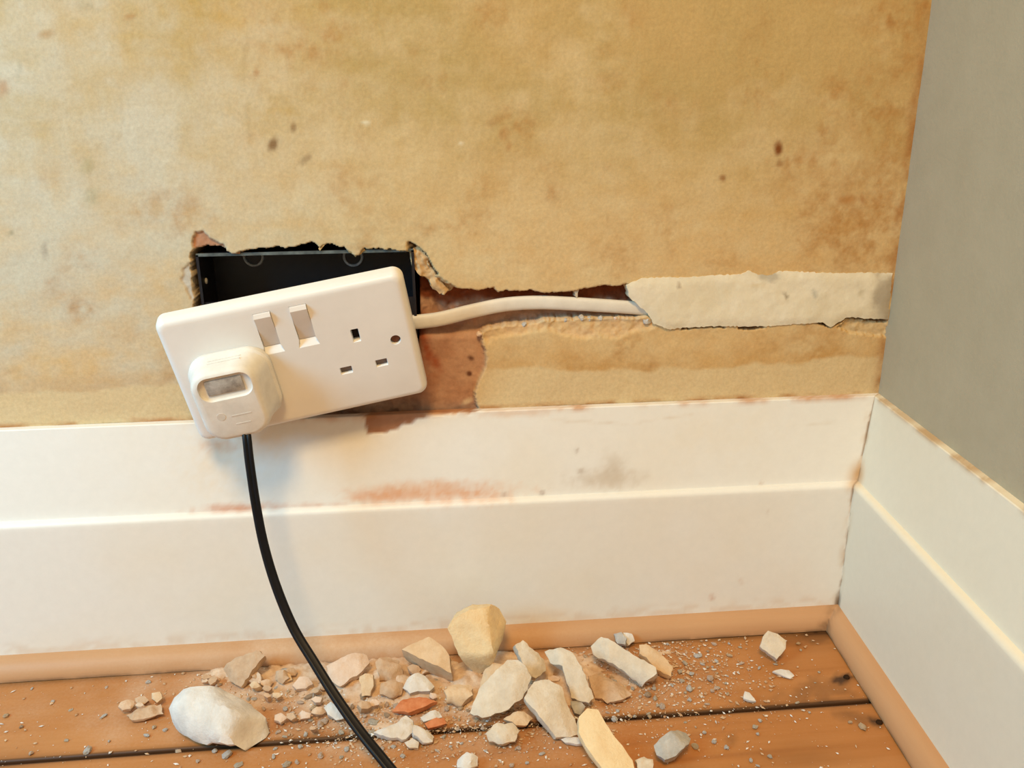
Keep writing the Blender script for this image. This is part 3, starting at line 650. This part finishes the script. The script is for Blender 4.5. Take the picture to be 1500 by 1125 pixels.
# ------------------------------------------------------------------ rubble
def chunk(name, label, pts, n, th, mat, seed, zmin=0., rough=1., group=None, cat='rubble', back=.88, fold=None, facets=None):
    n = np.array(n, float); n /= np.linalg.norm(n); rnd = random.Random(seed)
    pts = np.array(pts, float); c = pts.mean(0)
    def rings(s):
        O = CAMP+ray(*c)*s; Q = []
        for p in pts:
            d = ray(*p); Q.append(CAMP+d*(((O-CAMP)@n)/(d@n)))
        return np.array(Q)
    lo, hi = .25, 1.2
    for _ in range(40):
        s = (lo+hi)/2; Q = rings(s); cc = Q.mean(0)
        mz = min(Q[:, 2].min(), (cc+(Q-cc)*back-n*th)[:, 2].min())
        if mz > zmin: lo = s
        else: hi = s
    Q = rings(s); cc = Q.mean(0); e1 = Q[1]-Q[0]; e1 /= np.linalg.norm(e1); e2 = np.cross(n, e1)
    uv = np.stack([(Q-cc)@e1, (Q-cc)@e2], -1)
    ar = sum(uv[i][0]*uv[(i+1) % len(uv)][1]-uv[(i+1) % len(uv)][0]*uv[i][1] for i in range(len(uv)))
    if ar < 0: uv = uv[::-1]
    size = np.abs(uv).max(); R_ = []
    stp = max(.0022, size/9)
    for i in range(len(uv)):
        a, b = uv[i], uv[(i+1) % len(uv)]; m = max(1, int(np.linalg.norm(b-a)/stp))
        for j in range(m): R_.append(a+(b-a)*j/m+np.array([rnd.uniform(-1, 1), rnd.uniform(-1, 1)])*.0005*rough*(j > 0))
    R_ = np.array(R_); N_ = len(R_); off = np.array([rnd.uniform(-.10, .10), rnd.uniform(-.10, .10)])*size
    def P3(uv_, h): return cc+uv_[:, :1]*e1+uv_[:, 1:]*e2+n*np.asarray(h).reshape(-1, 1)
    tj = np.array([mnoise.noise(Vector((R_[i][0]*60, R_[i][1]*60, seed))) for i in range(N_)])
    st2 = max(.0013, size/11)
    gx, gz = np.meshgrid(np.arange(-size, size, st2), np.arange(-size, size, st2)); g = np.stack([gx.ravel(), gz.ravel()], -1)
    g = g+np.random.RandomState(seed).uniform(-.32, .32, g.shape)*st2; g = g[sdf(g[:, 0], g[:, 1], R_) < -st2*.45]
    vo, _, fo, *_ = delaunay_2d_cdt([Vector(p) for p in np.vstack([R_, g])], [(i, (i+1) % N_) for i in range(N_)], [], 1, 1e-8)
    U = np.array([tuple(v_) for v_ in vo]); h = np.zeros(len(U))
    for _ in range(5):            # broken facets
        a = rnd.uniform(0, 6.283); d = np.array([math.cos(a), math.sin(a)]); ext = (R_@d).max()
        h = np.minimum(h, -np.maximum(0, U@d-ext*rnd.uniform(.25, .75))*rnd.uniform(.25, .75)*min(rough, 1.2))
    h = np.maximum(h, -th*.6)
    F3 = P3(U, h)
    if facets or fold:
        pxy = np.stack(to_px(F3), -1)
        dd_ = np.zeros(len(F3))
        for fx, fy, dx, dy, sl in (facets or []): dd_ = np.maximum(dd_, np.maximum(0, (pxy[:, 0]-fx)*dx+(pxy[:, 1]-fy)*dy)*sl*.00045)
        F3 = F3-n*np.minimum(dd_, th*.7)[:, None]
        if fold: F3 = F3-n*(np.maximum(0, pxy[:, 1]-fold[0])*fold[1])[:, None]
    bm = bmesh.new(); FV = [bm.verts.new(p) for p in F3]
    bd = set()
    for f in fo:
        try: bm.faces.new([FV[i] for i in f])
        except ValueError: continue
        for i in range(len(f)): bd.add((f[i], f[(i+1) % len(f)]))
    nxt = {a: b for a, b in bd if (b, a) not in bd}
    loop = [next(iter(nxt))]
    while nxt[loop[-1]] != loop[0] and len(loop) < 4000: loop.append(nxt[loop[-1]])
    B2 = U[loop]; Nb = len(loop); hb = (F3[loop]-cc)@n
    tj = np.array([mnoise.noise(Vector((q[0]*90, q[1]*90, seed+.5))) for q in B2])
    VR = [P3(B2*(1.0+.05*tj[:, None]), np.minimum(hb-th*.15, -th*(.5+.15*tj))), P3(B2*((1+back)/2)*(1+.04*tj[:, None])+off*.3, np.minimum(hb-th*.25, -th*(.8+.1*tj))), P3(B2*back*.9+off*.5, np.minimum(hb-th*.3, -th*(1.0+.05*tj)))]
    V = [[FV[i] for i in loop]]+[[bm.verts.new(p) for p in r] for r in VR]
    for a, b in zip(V[:-1], V[1:]):
        for k in range(Nb): bm.faces.new((a[k], b[k], b[(k+1) % Nb], a[(k+1) % Nb]))
    cv = bm.verts.new(VR[-1].mean(0)); vs = V[-1]
    for k in range(Nb): bm.faces.new((cv, vs[(k+1) % Nb], vs[k]))
    bmesh.ops.recalc_face_normals(bm, faces=bm.faces); bm.normal_update()
    amp = size*.05*rough; disp = []
    for v_ in bm.verts:
        q = v_.co*(1.0/size); q2 = v_.co*420
        disp.append(v_.normal*(mnoise.fractal(Vector((q.x*1.3+seed*3.1, q.y*1.3, q.z*1.3)), 1., 2.1, 3)*amp+.00035*rough*mnoise.noise(Vector((q2.x, q2.y, q2.z+seed)))))
    for v_, d in zip(bm.verts, disp):
        v_.co += d; v_.co.z = max(v_.co.z, zmin+.0002)
    mn = min(v_.co.z for v_ in bm.verts)
    b0 = Vector((float(cc[0]), float(cc[1]), zmin)); mn = min(v_.co.z for v_ in bm.verts); b0.z = mn
    if mn > zmin+.0003: pass
    for v_ in bm.verts: v_.co -= b0
    o = bm_obj(name, bm, mat, None, 38); o.location = b0
    if mn > zmin+.0003: o.location.z -= mn-zmin-.0002
    return tag(o, label, cat, group)
UP = (0, -.15, 1); TOC = (0, -.75, .66)
CH = [
 ('plaster_chunk', 'tall cream plaster block standing against the beading, highest of the pile', [(656,920),(664,906),(688,894),(717,892),(728,904),(737,925),(733,950),(718,980),(698,1006),(682,984),(672,960)], (-.12,-.93,.34), .020, R_CREAM, 1, 0, .7),
 ('plaster_chunk', 'cream wedge of plaster lying beside the tall block', [(588,950),(628,932),(646,944),(658,958),(660,982),(636,974),(610,962)], (-.1,-.45,.9), .019, R_TAN, 2, 0, .6),
 ('plaster_chunk', 'small white plaster lump in front of the cream wedge', [(590,1006),(600,990),(612,985),(622,988),(636,1004),(630,1012),(612,1012),(600,1016)], (0,-.55,.85), .008, R_WHITE, 3, 0, 1.),
 ('plaster_slab', 'broad grey-white plaster slab leaning in the middle of the pile', [(688,1042),(700,1008),(730,976),(740,962),(756,962),(768,970),(776,988),(764,1020),(744,1038),(706,1049)], (-.25,-.62,.76), .010, R_BEIGE, 4, 0.004, .9),
 ('plaster_chunk', 'beige plaster piece wedged behind the broad slab', [(754,944),(766,936),(780,950),(798,962),(801,980),(786,992),(772,988),(764,968)], (.1,-.6,.8), .012, R_BEIGE, 5, .006, 1.),
 ('plaster_chunk', 'long pale plaster piece with hollow leaning on the central slabs', [(796,949),(820,945),(838,954),(852,976),(858,994),(870,1020),(862,1028),(836,1021),(830,1000),(824,975),(804,966)], (-.2,-.6,.8), .010, R_BEIGE, 6, .005, 1.),
 ('plaster_slab', 'long grey-beige plaster slab slanting over the board gap', [(770,1018),(784,993),(806,991),(824,1004),(830,1024),(844,1048),(849,1072),(836,1077),(816,1077),(794,1052),(780,1034)], (.12,-.55,.83), .010, R_BEIGE, 7, 0, .9),
 ('plaster_slab', 'long smooth cream plaster strip lying past the slanting grey-beige slab', [(848,1048),(860,1037),(876,1040),(888,1060),(906,1086),(928,1112),(934,1136),(896,1142),(878,1118),(860,1092),(848,1070)], (.05,-.4,.9), .009, R_CREAM, 8, 0, .6),
 ('plaster_slab', 'layered beige plaster slab resting near the beading at the pile edge', [(864,940),(880,928),(900,940),(922,954),(960,977),(962,985),(940,1000),(910,978),(868,952)], (-.2,-.5,.84), .011, R_BEIGE, 9, .002, 1.),
 ('plaster_chunk', 'thin tan plaster splinter alongside the layered slab', [(938,941),(952,942),(970,958),(986,974),(984,990),(962,978),(938,954)], (.1,-.45,.88), .008, R_TAN, 10, 0, 1.),
 ('plaster_chunk', 'small grey plaster chip behind the layered slab', [(898,927),(910,925),(918,934),(916,944),(904,942)], (-.3,-.5,.8), .006, R_GREY, 11, .002, 1.),
 ('plaster_chunk', 'small two-tone plaster chip touching the beading behind the layered slab', [(914,925),(926,928),(930,938),(922,944),(916,936)], (.2,-.6,.8), .006, R_WHITE, 12, .001, 1.),
 ('plaster_lump', 'rounded grey plaster lump lying alone on the front board', [(958,1089),(972,1076),(994,1063),(1008,1064),(1014,1074),(1010,1086),(990,1106),(974,1112),(962,1104)], (-.1,-.5,.86), .011, R_GREY, 13, 0, .8),
 ('plaster_lump', 'knobbly beige plaster lump in front of the broad slab', [(712,1072),(728,1057),(750,1056),(760,1068),(754,1084),(736,1089),(716,1084)], (-.1,-.6,.8), .010, R_BEIGE, 14, 0, 1.3),
 ('plaster_lump', 'small tan plaster lump tucked under the broad slab', [(738,1051),(752,1042),(768,1040),(782,1050),(772,1061),(756,1062)], (.1,-.6,.8), .008, R_TAN, 15, 0, 1.2),
 ('brick_fragment', 'long terracotta brick fragment in the dust beside the flex', [(574,1038),(590,1023),(614,1019),(640,1025),(620,1036),(598,1043)], (0,-.25,.97), .006, R_BRICK, 16, 0, .7),
 ('brick_fragment', 'short bright orange brick fragment under a white chip', [(622,1060),(634,1053),(650,1050),(654,1058),(640,1064),(627,1067)], (0,-.5,.87), .005, R_BRICK, 17, 0, .7),
 ('plaster_chunk', 'flat white chip on the short orange brick fragment', [(616,1049),(630,1041),(644,1041),(648,1048),(632,1053),(620,1056)], (0,-.3,.95), .003, R_WHITE, 18, .004, 1.),
 ('plaster_chunk', 'jagged white plaster piece beside the flex below the brick fragment', [(546,1072),(566,1064),(584,1054),(594,1046),(604,1054),(606,1068),(594,1080),(572,1080)], (0,-.4,.92), .006, R_WHITE, 19, 0, 1.3),
 ('plaster_chunk', 'white plaster piece below the short orange brick fragment', [(606,1060),(618,1064),(636,1074),(634,1084),(620,1086),(606,1076)], (.1,-.4,.92), .006, R_WHITE, 20, 0, 1.2),
 ('plaster_chunk', 'small white plaster crumb in front of the jagged white piece', [(592,1086),(604,1081),(614,1086),(612,1093),(600,1095)], (0,-.4,.92), .004, R_WHITE, 21, 0, 1.2),
 ('plaster_slab', 'pinkish plaster slab at the beading crossed by the black flex', [(478,972),(500,962),(520,955),(538,956),(542,966),(526,986),(498,1002),(484,992)], (.1,-.45,.9), .009, R_PINK, 22, 0, .9),
 ('plaster_chunk', 'rounded white plaster chip half hidden by the flex', [(474,1034),(484,1026),(496,1036),(506,1049),(492,1053),(480,1046)], (0,-.5,.87), .006, R_WHITE, 23, 0, 1.),
 ('plaster_chunk', 'upright pale plaster stub beside the pinkish slab', [(526,990),(534,985),(546,987),(547,1004),(542,1018),(530,1019)], (-.1,-.75,.66), .007, R_TAN, 24, 0, 1.),
 ('plaster_chunk', 'pale oval pinkish plaster chip in the dust near the flex', [(428,1004),(438,991),(452,991),(458,1000),(448,1008),(434,1009)], (0,-.5,.87), .006, R_PINK, 25, 0, 1.),
 ('plaster_lump', 'big white plaster lump, largest piece of the debris', [(236,1030),(246,1016),(262,1005),(286,1001),(310,999),(337,1010),(356,1024),(371,1038),(373,1056),(366,1074),(347,1092),(320,1083),(293,1084),(273,1076),(242,1057)], (-.15,-.55,.82), .017, R_WHITE, 26, 0, 1.2),
 ('plaster_slab', 'added dusty brown slab in place of a shadow streak by the white lump', [(324,978),(344,962),(378,952),(386,960),(366,986),(350,1004),(334,996)], (-.3,-.55,.78), .008, R_BROWN, 27, 0, .9),  # added slab, stands in for a shadow streak across the dust mound
 ('plaster_slab', 'thin dusty tan flake beside the big white lump', [(184,1044),(208,1034),(234,1028),(238,1042),(214,1050),(192,1054)], (-.1,-.2,.97), .004, R_BROWN, 28, 0, 1.),
 ('plaster_chunk', 'lone angular plaster chip by the beading near the room corner', [(1114,946),(1118,932),(1125,924),(1140,928),(1152,937),(1151,950),(1138,966),(1130,959)], (-.15,-.65,.75), .009, R_BEIGE, 29, 0, .8),
 ('plaster_chunk', 'flat pale flake near the lone chip by the corner', [(1132,983),(1144,980),(1156,981),(1164,989),(1158,993),(1146,989)], (0,-.2,.97), .002, R_WHITE, 30, 0, .6),
 ('plaster_chunk', 'small triangular white flake beside the board gap', [(1091,1012),(1098,1014),(1108,1026),(1096,1025),(1089,1022)], (0,-.25,.97), .003, R_WHITE, 31, 0, .6),
 ('plaster_chunk', 'thin grey plaster sliver under the slanting slab and cream strip', [(822,1082),(836,1078),(852,1080),(858,1088),(844,1090),(828,1087)], (0,-.3,.95), .003, R_WHITE, 32, 0, .8),
 ('plaster_slab', 'flat brown render slab under the layered slab', [(862,984),(882,984),(906,996),(926,1010),(914,1022),(890,1026),(872,1016)], (0,-.12,.99), .006, R_BROWN, 33, 0, 1.),
 ('plaster_chunk', 'grey plaster chip in the gap between the central slabs', [(836,1026),(850,1026),(858,1034),(850,1046),(842,1044)], (0,-.5,.87), .006, R_GREY, 34, 0, 1.),
 ('plaster_chunk', 'brown render lump between the wedge and the pinkish slab', [(550,968),(566,958),(584,964),(590,984),(576,996),(556,992)], (0,-.5,.87), .009, R_BROWN, 35, 0, 1.4),
 ('plaster_chunk', 'tan rubble lump below the tall block', [(650,1010),(668,1000),(690,1002),(692,1018),(676,1030),(654,1026)], (0,-.5,.87), .008, R_TAN, 36, 0, 1.5),
 ('plaster_chunk', 'crumbly tan render lump below the cream wedge', [(558,1000),(574,994),(590,998),(588,1014),(570,1020),(556,1014)], (0,-.5,.87), .007, R_BROWN, 37, 0, 1.5),
 ('plaster_chunk', 'white angular plaster piece alone on the board past the gap', [(670,1110),(684,1101),(700,1106),(700,1118),(684,1126),(670,1122)], (0,-.4,.9), .006, R_WHITE, 38, 0, 1.2),
 ('plaster_chunk', 'orange-tan plaster piece behind the broad slab by the tall block', [(708,984),(722,970),(736,972),(730,990),(716,1004),(702,1006)], (-.2,-.6,.77), .008, R_TAN, 39, .002, 1.3),
 ('plaster_chunk', 'small plaster stub at the foot of the cream strip', [(930,1112),(944,1106),(956,1112),(956,1126),(936,1130)], (0,-.4,.9), .006, R_BEIGE, 40, 0, 1.2),
]
FACETS = {1: [(720,930,.99,-.13,2.2),(694,960,.05,1,.8)], 26: [(316,1018,.73,-.68,1.0),(345,1050,.95,.3,.9),(284,1050,-.5,.86,.7),(266,1022,-.7,-.7,.8)], 13: [(990,1080,.8,-.6,.6)], 14: [(740,1066,.6,-.8,.5)], 6: [(824,985,-.9,.3,.4),(850,1000,.9,.2,.5)], 9: [(900,975,-.5,.86,.6)]}
for nm, lb, pts, n, th, mt, sd, zm, rg in CH: chunk(nm, lb, pts, n, th, mt, sd, zm, rg, back=1.0 if sd == 1 else .88, facets=FACETS.get(sd))

rl = random.Random(77); zones = [(595,975,40,16),(560,1000,40,22),(470,1000,50,18),(400,1005,40,16),(520,1030,50,16),(670,1015,40,16),(330,988,40,8),(820,985,30,18),(890,1000,35,14),(745,1000,30,16),(430,1045,40,12),(210,1030,24,10)]
for k in range(64):
    cx, cy, sx, sy = zones[k % len(zones)]; qx, qy = rl.gauss(cx, sx*.7), rl.gauss(cy, sy*.7); r0 = rl.uniform(5, 13)
    if on_z(qx, qy, 0)[1] > -QD-.006: qy = max(qy, 962); qy += 14
    m_ = rl.randint(5, 7); a0 = rl.uniform(0, 6); asp = rl.uniform(.5, .85)
    pts = [(qx+r0*rl.uniform(.75, 1.2)*math.cos(a0+6.283*j/m_), qy+r0*asp*rl.uniform(.75, 1.2)*math.sin(a0+6.283*j/m_)) for j in range(m_)]
    if any(sdf(np.array([qx]), np.array([qy]), c_[2])[0] < 2 for c_ in CH): continue
    mt = rl.choice([R_BROWN, R_BROWN, R_PINK, R_TAN, R_DUST, R_DUST]); ml = {'brown_render': 'brown', 'pinkish_plaster': 'pinkish', 'tan_plaster': 'yellowish', 'plaster_dust': 'dust-coated'}[mt.name]
    zn = 'between the flex and big white lump' if qx < 480 else ('among the big central slabs' if qx > 700 else 'between the flex and the tall block')
    chunk('rubble_lump', 'small %s rubble lump lying in the dust %s' % (ml, zn), pts, (rl.uniform(-.35, .35), rl.uniform(-.7, -.2), .8), rl.uniform(.004, .008), mt, 200+k, .001, 1.3, group='%s rubble lumps %s' % (ml, zn))

# small crumbs: a few shapes, shared meshes
rnd = random.Random(11)
protos = []
for k in range(7):
    bm = bmesh.new(); bmesh.ops.create_icosphere(bm, subdivisions=2, radius=1)
    sx, sy, sz = rnd.uniform(.7, 1.2), rnd.uniform(.45, .8), rnd.uniform(.3, .6)
    for v_ in bm.verts:
        q = 1+.45*mnoise.noise(v_.co*1.3+Vector((k*7., 0, 0)))+.2*mnoise.noise(v_.co*3.1+Vector((k*3., 5, 0)))
        v_.co = Vector((v_.co.x*sx, v_.co.y*sy, v_.co.z*sz))*q
    mz = min(v_.co.z for v_ in bm.verts)*.8
    for v_ in bm.verts: v_.co.z = max(v_.co.z, mz)-mz
    me = bpy.data.meshes.new('plaster_crumb'); bmesh.ops.recalc_face_normals(bm, faces=bm.faces); bm.to_mesh(me); bm.free(); smooth(me, 30); protos.append(me)
pm = {}
def crumb_mesh(k, mt):
    if (k, mt.name) not in pm: q = protos[k].copy(); q.materials.append(mt); pm[(k, mt.name)] = q
    return pm[(k, mt.name)]
GC = 'small plaster crumbs on the floorboards'
def crumb(qx, qy, r_, mt, rz=None):
    p = on_z(qx, qy, 0)
    if p[1] > -QD-.002-r_*.5 or (np.array([p[0], p[1], 0])@NR) < QD+.002+r_: return False
    o = bpy.data.objects.new('plaster_crumb', crumb_mesh(rnd.randrange(7), mt)); COL.objects.link(o)
    o.location = (p[0], p[1], -.0003); o.scale = (r_,)*3; o.rotation_euler = (0, 0, rnd.uniform(0, 6.28) if rz is None else rz)
    cn = {'white_plaster': 'white', 'pinkish_plaster': 'pinkish', 'beige_grey_plaster': 'beige', 'tan_plaster': 'yellowish tan', 'brown_render': 'brown'}[mt.name]
    where = 'the board past the gap' if p[1] < -Y_SEAM else ('the dusty board under the rubble' if qx < 1000 else 'the bare board by the room corner')
    if p[1] >= -Y_SEAM and qx < 250: where = 'the board beyond the big white lump'
    tag(o, 'small %s plaster crumb on %s' % (cn, where), 'crumb', '%s crumbs on %s' % (cn, where)); return True
EXP = [(1023,961,10),(996,985,8),(1013,988,8),(1052,1008,6),(1010,1026,7),(1036,1032,6),(1112,979,6),(1106,1066,8),(1046,1088,7),(1064,1096,7),(1032,1074,6),(1018,1095,9),(1128,1109,6),(1100,1114,6),(1110,1122,5),
       (1168,1030,6),(1173,952,4),(1155,927,5),(1068,943,5),(1084,948,5),(1012,941,8),(978,944,5),(984,1004,6),(1110,1076,5),(1004,1015,5),(152,1050,8),(215,1078,8),(160,1086,4),(46,1104,6),(104,1040,5),(78,1028,5),(47,1009,5),(156,1007,5),(218,1000,7),(332,1108,12),(290,1116,6),
       (350,1121,9),(420,1121,10),(470,1108,9),(440,1095,7),(508,1099,8),(500,1110,6),(430,1052,9),(470,1062,12),(500,1074,9),(455,1055,8),(448,1076,7),(405,1010,9),(418,1040,8),(440,1030,9),(460,1020,8),(560,1098,7),(590,1108,7),(650,1080,7),(660,1094,5),(640,1100,5),(760,1097,7),(794,1105,7),(750,1122,7),(772,1118,5),
       (390,1018,7),(372,1024,7),(400,1000,6),(1200,985,4),(1004,1058,4),(964,1034,6),(950,1046,6),(930,1050,5),(905,1042,6),(890,1044,5),(1194,1000,3),(1186,1044,4),(242,1070,7),(226,1066,6)]
nc = 0
for qx, qy, s in EXP: nc += crumb(qx, qy, s/2/2.15*.001*1.25, rnd.choice([R_WHITE, R_WHITE, R_PINK, R_BEIGE]))
cl = [(470,1010,90,32),(600,1010,70,40),(880,1010,70,28),(960,970,45,25),(740,1050,60,30),(420,990,60,20),(560,1060,60,28),(1020,990,60,45)]
while nc < 285:
    if rnd.random() < .82: cx, cy, sx, sy = rnd.choice(cl); qx, qy = rnd.gauss(cx, sx), rnd.gauss(cy, sy)
    else: qx, qy = rnd.uniform(0, 1300), rnd.uniform(940, 1125)
    if qy > 1130 or qx < -10: continue
    nc += crumb(qx, qy, rnd.uniform(1.6, 4.6)*.0005*(1 if rnd.random() < .8 else 1.7), rnd.choice([R_WHITE, R_PINK, R_PINK, R_BEIGE, R_TAN, R_BROWN, R_TAN]))

# uncountable grit and the low drift of dust
rs = np.random.RandomState(3); V, Fc = [], []
base = np.array([(1, 0, 0), (-1, 0, 0), (0, 1, 0), (0, -1, 0), (0, 0, 1), (0, 0, -.6)], float)
tri = np.array([(0, 2, 4), (2, 1, 4), (1, 3, 4), (3, 0, 4), (2, 0, 5), (1, 2, 5), (3, 1, 5), (0, 3, 5)])
cnt = 0
Cg = []
for N_, spread, rmin, rmax, c0, c1 in ((3400, .16, .0002, .0013, (206,196,186), (238,232,224)), (4600, .05, .0003, .0016, (186,148,114), (216,186,154))):
    k_ = 0
    while k_ < N_:
        if rs.rand() < spread: qx, qy = rs.uniform(-20, 1310), rs.uniform(935, 1130)
        else: cx, cy, sx, sy = cl[rs.randint(len(cl))]; qx, qy = cx+rs.randn()*sx*1.25, cy+rs.randn()*sy*1.15
        if qy > 1150: continue
        p = on_z(qx, qy, 0)
        if p[1] > -QD-.0008 or (np.array([p[0], p[1], 0])@NR) < QD+.001: continue
        r_ = rmin+(rmax-rmin)*rs.rand()**3
        b = base*(1+.4*rs.uniform(-1, 1, base.shape))*r_*np.array([1.2, .7, .5]); a = rs.uniform(0, 6.28); ca, sa = math.cos(a), math.sin(a)
        b = np.stack([b[:, 0]*ca-b[:, 1]*sa, b[:, 0]*sa+b[:, 1]*ca, b[:, 2]+r_*.25], -1)+np.array([p[0], p[1], 0])
        V.append(b); Fc.append(tri+cnt*6); u = rs.rand(); Cg.append(np.tile(lin(c0)*(1-u)+lin(c1)*u, (6, 1))); cnt += 1; k_ += 1
M_GRIT = mat_attr('plaster_grit', .95, .1, 600, .1, 600, .0002)
o = mesh('plaster_grit', np.vstack(V), np.vstack(Fc).tolist(), M_GRIT, None, None)
ca_ = o.data.color_attributes.new('Col', 'FLOAT_COLOR', 'POINT'); cc = np.ones((len(o.data.vertices), 4), np.float32); cc[:, :3] = np.vstack(Cg); ca_.data.foreach_set('color', cc.reshape(-1))
tag(o, 'fine white and tan plaster grit strewn over the floorboards', 'grit', kind='stuff')
gx = np.arange(-.66, -.07, .0016); gy = np.arange(-.115, -QD+.006, .0016); GX, GY = np.meshgrid(gx, gy); px, py = to_px(np.stack([GX, GY, 0*GX], -1))
hgt = np.zeros_like(GX)
for cx, cy, sx, sy, h in ((470,1000,110,30,6),(590,995,70,32,9),(720,995,60,36,9),(820,995,60,36,8),(890,1000,60,22,5),(350,985,50,16,5),(960,965,40,16,2.5),(570,1062,60,16,2.5)):
    hgt = np.maximum(hgt, h*.001*np.exp(-((px-cx)/sx)**2-((py-cy)/sy)**2))
hgt = hgt*(.75+.6*fbm(GX*60, GY*60, 601))+.0010*fbm(GX*190, GY*190, 602)+.0005*fbm(GX*480, GY*480, 603)-.0019
hgt = np.where((px < 150) | (px > 1010), -.002, hgt)
o = grid_mesh('dust_drift', np.stack([GX, GY, np.where(hgt < -.0009, -.019, hgt)], -1), R_DUST)
tag(o, 'low drift of tan plaster dust under the rubble pile', 'dust', kind='stuff')
